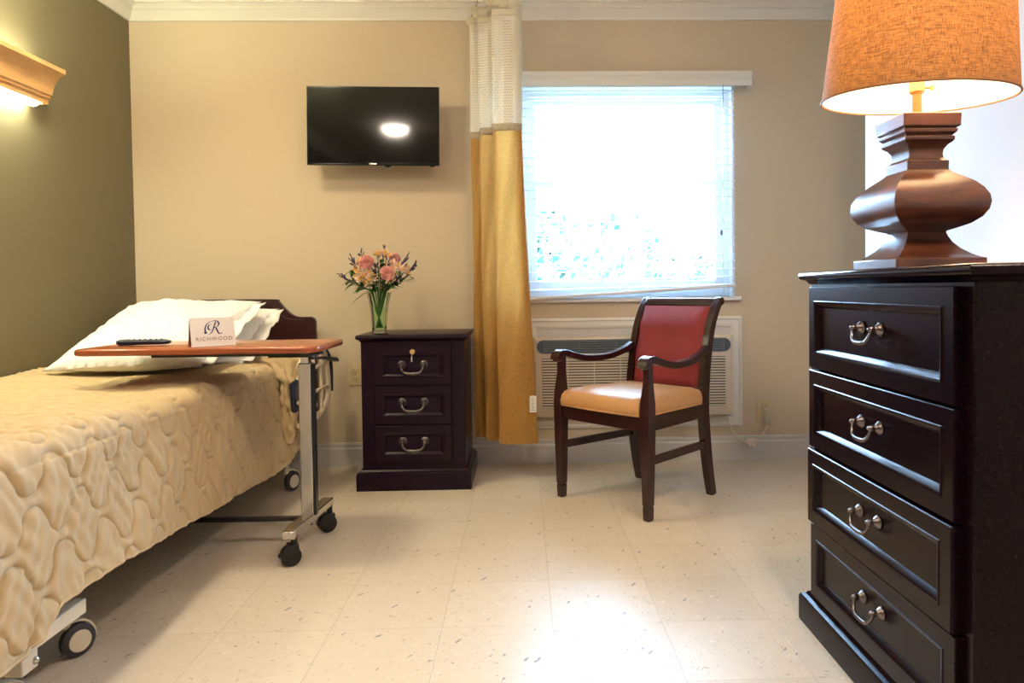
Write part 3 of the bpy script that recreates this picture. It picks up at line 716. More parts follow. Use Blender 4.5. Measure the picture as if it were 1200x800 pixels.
# bunched header loops and hooks
g = G(); rn = random.Random(5)
for (x, y, z, s) in ((-.235, 3.70, 2.275, .03), (-.20, 3.68, 2.31, .035), (-.165, 3.62, 2.29, .03), (-.13, 3.58, 2.33, .036), (-.08, 3.52, 2.30, .038), (-.04, 3.50, 2.35, .042), (-.07, 3.52, 2.385, .035), (-.10, 3.55, 2.36, .03), (-.02, 3.50, 2.29, .03)):
    R = []
    ax = rn.uniform(0, PI)
    for k in range(7):
        a = -PI/2+PI*k/6; ring = []
        for j in range(10):
            b = 2*PI*j/10; q = s*(.8+.35*rn.random())
            ring.append((x+math.cos(a)*math.cos(b+ax)*q*1.1, y+math.cos(a)*math.sin(b+ax)*q*.5, z+math.sin(a)*q*.8))
        R.append(ring)
    g.rings(R)
g.obj('gathered_loops', M['tie'], cu, smooth=25)
for (x, y) in ((-.235, 3.70), (-.17, 3.64), (-.12, 3.57), (-.05, 3.51)):
    G().tube(cr([(x, y, 2.30), (x+.02, y, 2.34), (x+.03, y, 2.38), (x+.005, y, 2.405)], 5), .0022, 6).obj('hook', M['chrome'], cu)
tg = G().box(.030, .062, 3.4855, 3.4865, .335, .415).obj('care_label', M['tagw'], cu, smooth=0)
g = G()
for k in range(6): g.box(.035+(k % 2)*.002, .057-(k % 3)*.003, 3.4850, 3.4856, .345+k*.011, .3475+k*.011)
g.obj('print', M['tagink'], tg, smooth=0)
# hem stitching line
tr = thing('curtain_track', 'white ceiling track carrying the privacy curtain', 'curtain track', (-.07, 3.50, ZC))
G().box(-.012, .012, -1.6, .25, -.018, 0).obj('channel', M['white'], tr, bevel=.002)

# ================================================================== BED
bed = thing('hospital_bed', 'wheeled hospital bed with dark shaped headboard against the far wall', 'bed', (-1.53, 2.55, 0))
bx, by = 1.53, -2.55   # to local
def L(x, y, z): return (x+bx, y+by, z)
# headboard
def hb_prof():
    right = [(.475, .30), (.475, .770), (.470, .790), (.455, .800), (.425, .800), (.385, .802), (.350, .818), (.315, .852), (.290, .880), (.262, .892), (.0, .894)]
    sm = cr([(a, b, 0) for a, b in right[3:]], 5); r = [(a, b) for a, b in right[:3]] + [(p.x, p.y) for p in sm]
    return r + [(-a, b) for a, b in r[::-1][1:]]
g = G().prism(hb_prof(), lambda u, v: (u, 3.735+by, v), lambda u, v: (u, 3.765+by, v))
hbd = g.obj('headboard', M['headwood'], bed, smooth=30, bevel=.005, seg=3)
g = G().prism([(u*.90, .34+(v-.30)*.90) for u, v in hb_prof()], lambda u, v: (u, 3.731+by, v), lambda u, v: (u, 3.736+by, v))
g.obj('panel_inlay', M['headwood'], hbd, smooth=30, bevel=.003)
# mattress
g = G().box(*[c for c in (-1.985+bx, -1.085+bx, 1.42+by, 3.70+by)], .40, .585)
g.obj('mattress', M['mattress'], bed, bevel=.04, seg=4)
# deck and frame
g = G().box(-1.97+bx, -1.11+bx, 1.45+by, 3.68+by, .35, .395)
for y in (1.7, 2.2, 2.9, 3.4): g.box(-1.95+bx, -1.13+bx, y-.02+by, y+.02+by, .31, .35)
g.obj('deck', M['cream'], bed, bevel=.003)
g = G()
for x in (-1.86, -1.20):
    g.box(x-.02+bx, x+.02+bx, 1.55+by, 3.60+by, .255, .31)
for y in (1.62, 3.42): g.box(-1.93+bx, -1.14+bx, y-.025+by, y+.025+by, .235, .285)
g.sweep([L(-1.53, 1.9, .27), L(-1.53, 2.4, .13)], (.3, .03), (1, 0, 0)); g.sweep([L(-1.53, 3.3, .27), L(-1.53, 2.9, .13)], (.3, .03), (1, 0, 0))
g.obj('lift_frame', M['cream'], bed, bevel=.003)
g = G().box(-1.105+bx, -1.078+bx, 1.42+by, 1.795+by, .150, .186)
g.box(-1.98+bx, -1.95+bx, 1.42+by, 1.80+by, .128, .162); g.box(-1.97+bx, -1.12+bx, 1.46+by, 1.50+by, .13, .16); g.box(-1.97+bx, -1.12+bx, 1.74+by, 1.78+by, .15, .18)
g.box(-1.120+bx, -1.080+bx, 1.565+by, 1.618+by, .110, .155)
g.box(-1.70+bx, -1.66+bx, 1.6+by, 3.40+by, .12, .15); g.box(-1.40+bx, -1.36+bx, 1.6+by, 3.40+by, .12, .15)
g.box(-1.95+bx, -1.10+bx, 3.36+by, 3.41+by, .12, .16)
bf = g.obj('base_frame', M['cream'], bed, bevel=.003)
h = G().lathe([(.0085, 0), (.0085, .003), (.006, .007), (.002, .009)], 16, (-1.080+bx, 1.606+by, .128), 'X'); h.obj('bolt', M['chrome'], bf)
def caster(x, y, yaw=0, r=.052):
    g = G().lathe([(r-.006, -.012), (r, -.008), (r, .008), (r-.006, .012), (r*.66, .013), (r*.66, -.013)], 36, (0, 0, r), 'X')
    c = g.obj('caster', M['tyre'], bed, smooth=50, loc=L(x, y, 0), rot=(0, 0, yaw))
    G().lathe([(r*.66, -.0135), (r*.64, -.016), (.002, -.017)], 32, (0, 0, r), 'X').obj('hubcap', M['cream'], c)
    G().lathe([(r*.66, .0135), (r*.64, .016), (.002, .017)], 32, (0, 0, r), 'X').obj('hubcap', M['cream'], c)
    # hood
    g = G(); R = []
    for k in range(9):
        a = math.radians(-10+k*17); ro, ri = r+.008, r+.003
        R.append([(-.022, math.cos(a)*ro, r+math.sin(a)*ro), (-.004, math.cos(a)*ro, r+math.sin(a)*ro), (-.004, math.cos(a)*ri, r+math.sin(a)*ri), (-.022, math.cos(a)*ri, r+math.sin(a)*ri)])
    g.rings(R); g.box(-.026, -.016, -.012, r*.9, r-.01, r*1.7)
    g.tube([(-.014, -.02, r*1.8), (-.014, -.02, .14)], .012, 12)
    g.obj('hood', M['cream'], c, smooth=40)
    return c
caster(-1.155, 1.88, -.55, .042); caster(-1.125, 1.58, -.5, .042); caster(-1.085, 3.405, -.4, .046); caster(-1.93, 3.40); caster(-1.93, 1.53); caster(-1.93, 1.84)
# assist rail behind the overbed table
g = G()
RX = -.975
def rp(y, z): return L(RX, y, z)
outer = cr([rp(3.18, .60), rp(3.30, .645), rp(3.46, .655), rp(3.60, .62), rp(3.655, .50), rp(3.64, .40), rp(3.50, .345), rp(3.30, .330), rp(3.18, .345)], 6)
g.tube(outer, .013, 10, flat=1)
for z0, z1 in ((.555, .585), (.445, .460)): g.tube(cr([rp(3.17, z0), rp(3.4, z0+.015), rp(3.645, z1)], 5), .009, 8)
for y in (3.26, 3.40, 3.53): g.tube([rp(y, .34), rp(y, .63)], .009, 8)
g.tube([L(-1.12, 3.3, .33), L(RX, 3.3, .33)], .012, 8); g.tube([L(-1.12, 3.5, .33), L(RX, 3.5, .345)], .012, 8)
rl = g.obj('side_rail', M['creampl'], bed, smooth=60)
G().tube(cr([L(RX+.012, 3.44, .668), L(RX+.012, 3.58, .645), L(RX+.012, 3.668, .57), L(RX+.012, 3.672, .43)], 6), .008, 8).obj('rail_grip', M['navy'], rl)
g = G().box(-.012, .012, -.045, .045, -.07, .07); g.xf(Matrix.Translation(L(-1.003, 3.22, .47)) @ Matrix.Rotation(.12, 4, 'X'))
g.obj('control_panel', M['navy'], rl, bevel=.012, seg=3)

# ------------------------------------------------------------------ bedspread
import numpy as np
def bedspread():
    ya, yb = 1.30, 3.60
    ny = 620; ns = 400
    x_l, x_r, zt = -2.000, -1.075, .607
    rad = .050
    rng = np.random.RandomState(2)
    ys = np.linspace(ya, yb, ny)
    topw = x_r - x_l - rad
    def hemz(y): return np.interp(y, [1.3, 1.50, 1.56, 1.62, 1.84, 2.07, 2.49, 3.0, 3.2, 3.35, 3.45, 3.55, 3.60], [.19, .19, .205, .245, .255, .235, .205, .180, .185, .22, .28, .36, .42])
    hz = hemz(ys)
    V = np.zeros((ny, ns, 3))
    # smooth random wrinkle field
    def field(nx_, ny_, seed, A, B):
        r = np.random.RandomState(seed); out = np.zeros_like(A)
        for k in range(26):
            fx_, fy_, ph = r.uniform(-nx_, nx_), r.uniform(-ny_, ny_), r.uniform(0, 6.28)
            out += np.sin(A*fx_ + B*fy_ + ph + 1.3*np.sin(A*fy_*.4+ph*2))/26**.5
        return out
    T = np.linspace(0, 1, ns)
    for i, y in enumerate(ys):
        side = zt - rad - hz[i]
        arc = rad*PI/2
        tot = topw + arc + side
        s = T*tot
        X = np.zeros(ns); Z = np.zeros(ns); NX = np.zeros(ns); NZ = np.zeros(ns)
        m1 = s <= topw; m2 = (s > topw) & (s <= topw+arc); m3 = s > topw+arc
        X[m1] = x_l + s[m1]; Z[m1] = zt; NZ[m1] = 1
        th = (s[m2]-topw)/rad; X[m2] = x_l+topw+rad*np.sin(th); Z[m2] = zt-rad+rad*np.cos(th); NX[m2] = np.sin(th); NZ[m2] = np.cos(th)
        q = s[m3]-topw-arc; X[m3] = x_r + .05*(q/.45)**1.2 + .010*np.sin(y*4.1)*q/.4; Z[m3] = zt-rad-q; NX[m3] = 1
        S_ = s - topw                         # distance past the edge, 0 at shoulder
        A = S_; B = np.full(ns, y)
        V[i, :, 0] = X; V[i, :, 1] = y; V[i, :, 2] = Z
        if i == 0: pass
        V[i, :, 0] += 0
        bedspread.tmp = None
        N = np.stack([NX, NZ], 1)
        # quilting: rows of scalloped waves, alternate rows in opposite phase
        lam, row, amp = .165, .100, .038
        best = np.full(ns, 1.0)
        k0 = np.floor(S_/row)
        wave = np.cos(2*PI*y/lam + .5*math.sin(y*3.1)); wsh = math.tanh(1.6*wave)/.92
        slope = abs(math.sin(2*PI*y/lam))*amp*2*PI/lam
        nrm = 1/math.sqrt(1+slope*slope*.75)
        for dk in (-1, 0, 1, 2):
            k = k0+dk
            f = k*row + np.where(np.mod(k, 2) == 0, 1, -1)*amp*wsh
            best = np.minimum(best, np.abs(S_-f)*nrm)
        puff = .0075*(1-np.exp(-(best/.010)**1.1)) - .0045*np.exp(-(best/.0024)**2)
        puff *= np.where(m3, 1.0, np.where(m2, .75, .35))
        wr = .0018*np.sin(S_*95 + 6*np.sin(y*21) + y*40) * np.exp(-best/.02) + .0022*np.sin(y*120 + 5*np.sin(S_*17+y*9) + S_*30)
        wr += .0016*np.sin(y*61-S_*88+3*np.sin(y*33))
        wr += .0010*np.sin(y*210+7*np.sin(S_*23)+S_*60)*np.sin(S_*37+y*8)
        wr *= np.where(m3, 1., .8)
        big = .007*math.sin(y*7.3+1)*np.where(m3, 1, .0) + .005*np.sin(y*5+S_*9)
        d = puff + wr + big*.8 + .004*np.sin(S_*14+y*11)
        # flare at the foot
        flare = np.interp(y, [1.3, 1.75, 1.95], [.020, .006, 0])*np.where(m3, (np.clip(S_, 0, 1)/.45)**1, 0)
        V[i, :, 0] += NX*(d+flare); V[i, :, 2] += NZ*d
        # pulled slack near the head
        V[i, :, 2] += np.where(m1, .012*np.exp(-((y-3.1)/.2)**2)*np.sin(X*9), 0)
        # corner drawn in at the head end
        cl = np.interp(y, [3.42, 3.60], [0, .03])
        V[i, :, 0] -= np.where(m3, cl, 0)
    V[:, :, 2] = np.maximum(V[:, :, 2], .05)
    vs = V.reshape(-1, 3).tolist(); fs = []
    for i in range(ny-1):
        o = i*ns
        for j in range(ns-1): fs.append((o+j, o+ns+j, o+ns+j+1, o+j+1))
    # foot drop
    me = G(); me.v = [tuple(p) for p in vs]; me.f = fs
    top = [tuple(V[0, j]) for j in range(0, ns)]
    rows = []
    for k in range(0, 40):
        t = k/39; rows.append([(p[0], p[1]-.02*math.sin(PI*min(1, t*2)/2)-.01*math.sin(p[0]*30)*t, p[2]-t*max(0, p[2]-.13)) for p in top])
    me.rings(rows, closed=False, caps=False)
    # hem binding
    hemp = [tuple(V[i, ns-1]) for i in range(0, ny, 3)]
    hg = G().tube(hemp, .0045, 6)
    # gathered end at head: bunched vertical roll following the side then over the top
    return me, hg, V
me, hg, V = bedspread()
bs = me.obj('bedspread', M['spread'], None, smooth=180, solid=.004)
tag(bs, 'gold quilted bedspread with wavy stitching draped over the bed', 'bedspread')
hg.obj('hem_binding', M['spread'], bs)
# gathered roll of the spread at the head end
def crumple(path, rad, seed, nseg=28, amp=.35):
    rr = random.Random(seed); g = G(); P = cr(path, 14); R = []
    ph = [rr.uniform(0, 6.28) for _ in range(8)]
    t0 = (P[1]-P[0]).normalized(); u = t0.orthogonal().normalized()
    n = len(P)
    for i, p in enumerate(P):
        t = (P[min(i+1, n-1)]-P[max(i-1, 0)]).normalized(); u = (u-t*u.dot(t)).normalized(); w = t.cross(u)
        s = i/(n-1); ring = []
        base = interp(s, [0, .1, .9, 1], [rad*.35, rad, rad, rad*.35])
        for j in range(nseg):
            a = 2*PI*j/nseg
            q = base*(1 + amp*.5*math.sin(3*a+ph[0]+s*9) + amp*.4*math.sin(5*a+ph[1]-s*17) + amp*.35*math.sin(a*2+s*31+ph[2]) + amp*.25*math.sin(7*a+s*43+ph[3]) + amp*.2*math.sin(2*a+s*67+ph[4]))
            ring.append(p + u*math.cos(a)*q + w*math.sin(a)*q*.8)
        R.append(ring)
    return g.rings(R)
g = crumple([(-1.40, 3.40, .640), (-1.25, 3.38, .652), (-1.12, 3.36, .642), (-1.048, 3.345, .585), (-1.022, 3.34, .49), (-1.018, 3.33, .40), (-1.030, 3.30, .29)], .050, 3, amp=.6)
g.merge(crumple([(-1.30, 3.30, .622), (-1.22, 3.27, .632), (-1.10, 3.24, .618), (-1.050, 3.22, .56), (-1.030, 3.215, .46), (-1.022, 3.20, .37), (-1.020, 3.17, .27)], .028, 9, amp=.6))
g.obj('gathered_fold', M['spread'], bs, smooth=180, sub=1)

# ------------------------------------------------------------------ pillows
def pillow(name, label, w, d, h, seed, mtx):
    rr = random.Random(seed); ph = [rr.uniform(0, 6.28) for _ in range(10)]
    def f(u, v, sgn):
        a, b = -1+2*u, -1+2*v
        ea = 1-abs(a)**2.6; eb = 1-abs(b)**2.6
        th = h*max(0, ea)**.55*max(0, eb)**.55
        pin = 1 + .05*(abs(a)**3*abs(b)**3)*1.6 - .035*(1-abs(b)**2)*abs(a)**4 - .03*(1-abs(a)**2)*abs(b)**4
        wr = (.010*math.sin(a*4+b*3+ph[0]) + .006*math.sin(a*9-b*5+ph[1]) + .004*math.sin(a*17+b*13+ph[2]+2*math.sin(b*7)))*min(1, 2.5*min(1-abs(a), 1-abs(b)))
        wr += .004*math.sin(b*26+ph[3])*abs(a)**5*(1-abs(b)) + .004*math.sin(a*24+ph[4])*abs(b)**5*(1-abs(a))
        return (a*w/2*pin, b*d/2*pin, sgn*(th/2) + wr*(1 if sgn > 0 else .4))
    n, m = 61, 45
    g = G().grid(lambda u, v: f(u, v, 1), n, m); g.grid(lambda u, v: f(u, v, -1), n, m)
    # open hem flange at the right end of the case
    fl = G().grid(lambda u, v: (w/2*(1.0) + .050*u - .035*(1-(2*v-1)**2)*(1-u)*.4, (-1+2*v)*d/2*(1.0+.02*u), .006*math.sin(v*19+ph[5])*(.3+u) + .004*math.sin(v*41+u*3)), 6, 40)
    import bmesh
    o = g.obj(name, M['pillow'], None, smooth=180)
    bm = bmesh.new(); bm.from_mesh(o.data); bmesh.ops.remove_doubles(bm, verts=bm.verts, dist=.0004); bmesh.ops.recalc_face_normals(bm, faces=bm.faces); bm.to_mesh(o.data); bm.free(); o.data.shade_smooth()
    o.matrix_world = mtx
    tag(o, label, 'pillow')
    fl.obj('pillowcase_hem', M['pillow'], o, smooth=180, solid=.003)
    return o
pillow('pillow', 'upper white pillow leaning highest at the head of the bed', .575, .60, .165, 1,
       Matrix.Translation((-1.530, 3.125, .760)) @ Matrix.Rotation(math.radians(-2), 4, 'Z') @ Matrix.Rotation(math.radians(22), 4, 'X') @ Matrix.Rotation(math.radians(-1), 4, 'Y'))
pillow('pillow', 'lower white pillow whose right end shows beneath the upper one', .66, .50, .12, 4,
       Matrix.Translation((-1.535, 3.33, .738)) @ Matrix.Rotation(math.radians(1), 4, 'Z') @ Matrix.Rotation(math.radians(24), 4, 'X'))

# ================================================================== OVERBED TABLE
ot = thing('overbed_table', 'cherry-topped overbed table on a chrome post with black casters', 'table', (-.787, 2.65, 0))
TX0, TX1, TY0, TY1 = -1.503+.787, -.690+.787, 2.45-2.65, 2.84-2.65
def rrect(x0, x1, y0, y1, r, n=5):
    p = []
    for cx, cy, a0 in ((x1-r, y0+r, -PI/2), (x1-r, y1-r, 0), (x0+r, y1-r, PI/2), (x0+r, y0+r, PI)):
        for k in range(n+1): a = a0 + PI/2*k/n; p.append((cx+r*math.cos(a), cy+r*math.sin(a)))
    return p
g = G(); R = []
for e, z in ((.006, .722), (.001, .725), (0, .730), (0, .739), (.002, .743), (.006, .745)):
    R.append([(x, y, z) for x, y in rrect(TX0+e, TX1-e, TY0+e, TY1-e, .035)])
g.rings(R).obj('tabletop', M['tabwood'], ot, smooth=40)
g = G().box(-.50, .045, -.10, -.06, .706, .722); g.box(-.50, .045, .02, .06, .706, .722); g.box(-.10, .05, -.10, .06, .700, .708)
g.obj('support_bracket', M['black'], ot, bevel=.002)
G().box(-.020, .024, -.024, .024, .085, .672).obj('column', M['chrome'], ot, bevel=.003)
G().box(-.012, .016, -.018, .018, .66, .700).obj('inner_mast', M['silver'], ot, bevel=.002)
G().box(.0245, .032, -.016, .016, .12, .668).obj('black_channel', M['black'], ot, bevel=.001)
g = G().sweep([(-.012, -.195, .105), (-.012, -.13, .110), (.006, 0, .112), (.020, .19, .112)], (.042, .028), (1, 0, 0))
g.obj('base_beam', M['chrome'], ot, bevel=.003)
G().box(-.78, -.015, -.012, .012, .098, .112).obj('cross_bar', M['black'], ot, bevel=.002)
g = G().sweep([(-.78, -.17, .105), (-.78, .17, .105)], (.040, .026), (1, 0, 0)); g.obj('far_base_beam', M['chrome'], ot, bevel=.003)
g = G().sweep([(.028, -.03, .690), (.050, .06, .684), (.065, .13, .672), (.062, .16, .664)], [(.014, .008), (.020, .010), (.035, .012), (.038, .010)], (1, 0, 0)); g.obj('height_lever', M['black'], ot, bevel=.002)
def tcaster(x, y, yaw):
    r = .034
    g = G().lathe([(r-.004, -.021), (r, -.018), (r, -.006), (r-.006, -.004), (r-.006, .004), (r, .006), (r, .018), (r-.004, .021)], 28, (0, 0, r), 'X')
    c = g.obj('caster', M['black'], ot, smooth=40, loc=(x, y, 0), rot=(0, 0, yaw))
    g = G().tube([(0, .012, r*1.5), (0, .012, .105)], .011, 12); g.box(-.024, .024, -.012, .026, r*1.3, r*2+.004); g.box(-.010, .010, -.040, -.028, r*.9, r*1.25)
    g.obj('fork', M['black'], c, bevel=.003)
tcaster(-.012, -.175, -1.15); tcaster(.020, .165, -.95); tcaster(-.78, -.17, .3); tcaster(-.78, .15, .1)

# tent card
tc_ = thing('tent_card', 'folded white name card printed with a script R, standing on the overbed table', 'card', (-1.078, 2.555, .7455), math.radians(36))
CW, CHt, CDp = .072, .098, .026
g = G(); th = .0012
def sheetp(g, a, b, w, t):
    (ya, za), (yb_, zb) = a, b
    g.add([(-w, ya, za), (w, ya, za), (w, yb_, zb), (-w, yb_, zb), (-w, ya+t, za), (w, ya+t, za), (w, yb_+t, zb), (-w, yb_+t, zb)], [(0,1,2,3),(7,6,5,4),(0,4,5,1),(1,5,6,2),(2,6,7,3),(3,7,4,0)])
sheetp(g, (-CDp, 0), (-.001, CHt), CW, th)
g.obj('front_leaf', M['card'], tc_, smooth=0)
g = G(); sheetp(g, (CDp, 0), (.0005, CHt), CW, th); g.obj('back_leaf', M['cardin'], tc_, smooth=0)
sl = math.atan2(CDp-.001, CHt)
lm = Matrix.Translation((0, -CDp-.0008, 0)) @ Matrix.Rotation(-sl, 4, 'X')
def ribbon(pts, wid, nib=.7):
    """calligraphic stroke in x,z plane"""
    P = cr([(a, 0, b) for a, b in pts], 10); n = len(P); g = G(); A = []; B = []
    for i, p in enumerate(P):
        t = (P[min(i+1, n-1)]-P[max(i-1, 0)]).normalized(); nn = Vector((-t.z, 0, t.x)); w = wid*(.25+.75*abs(math.sin(math.atan2(t.z, t.x)-.3))**1.4)
        if i in (0, n-1): w *= .6
        A.append(p+nn*w/2); B.append(p-nn*w/2)
    g.add(A+B, [(i, i+1, n+i+1, n+i) for i in range(n-1)]); return g
g = G(); k = .0115
strokes = [[(-3.2, .2), (-3.6, -.2), (-3.2, -.6), (-2.9, -.2)],
           [(-3.2, -.4), (-3.4, .9), (-2.4, 2.4), (-.6, 3.1), (.9, 3.1), (1.6, 2.4), (1.1, 1.5), (0, 1.1), (-.6, 1.15)],
           [(.5, 2.9), (.0, 1.8), (-.7, .4), (-1.5, -.6), (-2.3, -.9)],
           [(-.9, 2.2), (-1.9, 1.9), (-2.3, 1.1), (-1.9, .5), (-1.2, .6)],
           [(-.2, 1.2), (.5, .9), (.9, .1), (1.3, -.6), (1.9, -.8), (2.4, -.4)]]
for s in strokes: g.merge(ribbon([(a*k*.80, b*k*1.02) for a, b in s], .0052))
g.merge(G().prism([(.0035*math.cos(a)-.0305, .0035*math.sin(a)-.002) for a in [2*PI*j/14 for j in range(14)]], lambda u, v: (u, 0, v), lambda u, v: (u, -.0002, v)))
g.xf(lm @ Matrix.Translation((.006, -.0003, .052)))
g.obj('script_initial', M['ink'], tc_, smooth=0)
fc = bpy.data.curves.new('card_lettering', 'FONT'); fc.body = 'RICHWOOD'; fc.size = .0180; fc.align_x = 'CENTER'; fc.space_character = 1.25; fc.extrude = .0001
fo = bpy.data.objects.new('tmp', fc); COL.objects.link(fo); bpy.context.view_layer.update()
fm = bpy.data.meshes.new_from_object(fo); bpy.data.objects.remove(fo)
fm.transform(lm @ Matrix.Translation((.002, -.0004, .020)) @ Matrix.Rotation(PI/2, 4, 'X')); fm.materials.clear(); fm.materials.append(M['inkred'])
lt = bpy.data.objects.new('lettering', fm); COL.objects.link(lt); lt.parent = tc_

# remote control lying on the table
rc = thing('remote_control', 'slim black remote control lying on the overbed table left of the card', 'remote control', (-1.335, 2.60, .7455), math.radians(6))
g = G(); R = []
for x in [-.088, -.086, -.078, -.06, -.02, .03, .07, .084, .088]:
    e = 1 - .45*max(0, (abs(x)-.076)/.012); hw = (.019 if x < -.05 else .0165)*e; hh = (.012 if x < -.05 else .0095)*e
    R.append([(x, hw*math.cos(a), .0125+hh*math.sin(a)) for a in [2*PI*j/18 for j in range(18)]])
g.rings(R).obj('body', M['navy'], rc, smooth=50)
g = G()
for k in range(7): g.lathe([(.0035, 0), (.0035, .003), (.002, .004)], 10, (-.05+k*.018, 0, .0205))
g.obj('button', M['black'], rc)
g = G().lathe([(.008, -.0895), (.008, -.086)], 16, (0, 0, .0125), 'X'); g.obj('end_cap', M['pewter'], rc)

# ================================================================== VASE AND FLOWERS
VX, VY, VZ = -.693, 3.545, .7255
va = thing('flower_vase', 'clear fluted glass vase holding the bouquet on the nightstand', 'vase', (VX, VY, VZ))
def vr(z): return interp(z, [0, .02, .08, .13, .165, .195], [.036, .035, .037, .043, .050, .056])
def vring(r, z, n=48, fl=.04): return [(r*(1+fl*math.cos(a*12))*math.cos(a), r*(1+fl*math.cos(a*12))*math.sin(a), z) for a in [2*PI*j/n for j in range(n)]]
zs = [i*.195/18 for i in range(19)]
rings = [vring(vr(z), z, fl=.03+.02*z/.195) for z in zs] + [vring(vr(z)-.0035, z, fl=.02) for z in zs[::-1] if z > .012] + [vring(.028, .014, fl=0)]
G().rings(rings).obj('glass', M['vase'], va, smooth=60)
wt = glass('vase_water', (.86, .95, .82), fres=1.1)
G().rings([vring(vr(z)-.0045, z, fl=0) for z in (.016, .05, .09, .125)]).obj('water', wt, va, smooth=60)

def leaf(g, base, direc, ln, w, droop=.3, seed=0):
    d = Vector(direc).normalized(); s = d.cross(Vector((0, 0, 1))); s = s.normalized() if s.length > .01 else Vector((1, 0, 0)); up = s.cross(d)
    A, C_, B = [], [], []
    for k in range(8):
        t = k/7; p = Vector(base) + d*ln*t + Vector((0, 0, -1))*droop*ln*t*t; ww = w*math.sin(PI*min(1, .06+t*.94))**.8*(1-.25*t)
        A.append(p+s*ww/2+up*ww*.12); C_.append(p); B.append(p-s*ww/2+up*ww*.12)
    g.rings([A, C_, B], closed=False, caps=False)
def stemcurve(hx, hy, hz):
    """from the vase bottom through the mouth to a head position (vase coords)"""
    a = math.atan2(hy, hx); r = math.hypot(hx, hy)
    m = min(.036, r*.5)
    return cr([(-.018*math.cos(a), -.018*math.sin(a), .022), (m*.35*math.cos(a), m*.35*math.sin(a), .11), (m*math.cos(a), m*math.sin(a), .195), (hx*.75, hy*.75, .195+(hz-.195)*.6), (hx, hy, hz)], 5)
def flower(kind, label, h, seed, face=(0, -1, .4), sc=1.0, group=None):
    rr = random.Random(seed); cat = 'flower' if kind != 'leafy_stem' else 'greenery'
    nm = {'carnation': 'carnation', 'alst': 'alstroemeria', 'statice': 'statice_sprig', 'leafy_stem': 'leafy_stem'}[kind]
    t = thing(nm, label, cat, (VX, VY, VZ), 0, group)
    P = stemcurve(*h); G().tube(P, .0022 if kind != 'statice' else .0014, 7).obj('stem', M['stem'] if kind != 'statice' else M['twig'], t)
    H = Vector(h); n = Vector(face).normalized(); q = n.to_track_quat('Z', 'Y').to_matrix().to_4x4()
    X = Matrix.Translation(H) @ q
    if kind == 'carnation':
        g = G(); R0 = .029*sc
        for L_, (pol, np_) in enumerate(((1.45, 11), (1.2, 11), (.95, 10), (.68, 8), (.40, 6), (.15, 3))):
            for k in range(np_):
                a = 2*PI*k/np_+L_*.9+rr.uniform(-.2, .2); p0 = pol+rr.uniform(-.1, .1); wd = .40+.30/max(.5, math.sin(pol)); rl_ = R0*rr.uniform(.92, 1.08)
                def pf(u, v, a=a, wd=wd, p0=p0, rl_=rl_):
                    du = (u-.5); q = rl_*(.15+.85*v); ph_ = p0+.16*math.sin(u*26+a*9)*v**3+.10*v*v
                    aa = a+du*wd*(.3+.7*v); q *= 1+.07*math.sin(u*41+a*5)*v**4-.25*abs(du)**2*v
                    return (q*math.sin(ph_)*math.cos(aa), q*math.sin(ph_)*math.sin(aa), q*math.cos(ph_)*.80-.006)
                g.grid(pf, 11, 6)
        g.xf(X).obj('petals', M['carn'], t, smooth=60)
        c = G().lathe([(.004, -.034), (.008, -.026), (.009, -.012), (.011, -.006)], 12).xf(X).obj('calyx', M['stem'], t)
    elif kind == 'alst':
        g = G(); gy = G()
        for j in range(3):
            off = Matrix.Translation((.016*math.cos(j*2.1+seed), .016*math.sin(j*2.1+seed), -.004*j)) @ Matrix.Rotation(.5*math.cos(j*2.1), 4, 'X') @ Matrix.Rotation(.5*math.sin(j*2.1), 4, 'Y')
            f = G(); fy = G()
            for k in range(6):
                a = PI/3*k+rr.uniform(-.1, .1); ln = .024*sc*(1 if k % 2 else .85); wd = .011*sc*(1.1 if k % 2 else .8)
                def pf(u, v, a=a, ln=ln, wd=wd):
                    r = .002+ln*v*.85; w = wd*math.sin(PI*min(1, .12+.85*v))*(u-.5); z = -.010+.022*v-.010*v*v*v+.004*abs(u-.5)
                    return (r*math.cos(a)-w*math.sin(a), r*math.sin(a)+w*math.cos(a), z)
                f.grid(pf, 4, 6)
            for k in range(5):
                a = k*1.257; fy.tube([(0, 0, -.004), (.004*math.cos(a), .004*math.sin(a), .008), (.007*math.cos(a), .007*math.sin(a), .014)], [.0008, .0008, .0022], 6)
            fy.lathe([(.001, -.006), (.006, .0), (.004, .003)], 8)
            g.merge(f.xf(X @ off)); gy.merge(fy.xf(X @ off))
        p = g.obj('petals', M['alst'], t, smooth=60); gy.obj('stamens', M['alsty'], p)
    elif kind == 'statice':
        g = G(); gt = G()
        for j in range(16):
            b = P[-1-int(rr.random()*6)]; d = Vector((h[0]+rr.uniform(-.08, .08), h[1]+rr.uniform(-.06, .06), abs(h[2]-.12)*.6+rr.uniform(-.03, .06))).normalized()
            ln = rr.uniform(.012, .042)*sc; e = b+d*ln+Vector((rr.uniform(-.008, .008), rr.uniform(-.008, .008), rr.uniform(-.006, .01)))
            gt.tube([b, b.lerp(e, .5)+Vector((0, 0, .002)), e], .0007, 5)
            for s in range(3):
                c = b.lerp(e, .55+.22*s); r = rr.uniform(.0022, .0040)
                g.lathe([(.0005, -r*1.3), (r, -r*.3), (r*.9, r*.5), (.0005, r*1.2)], 6, tuple(c))
        gt.obj('twigs', M['twig'], t); g.obj('buds', M['statice'], t, smooth=60)
    else:
        g = G()
        for j in range(9):
            b = P[-1-j] if j < 8 else P[-1]; a = rr.uniform(0, 2*PI)
            d = Vector((h[0]*6+math.cos(a)*.7, h[1]*6+math.sin(a)*.7, rr.uniform(-.1, .6)))
            leaf(g, b, d, rr.uniform(.04, .07)*sc, .024*sc, rr.uniform(.1, .5))
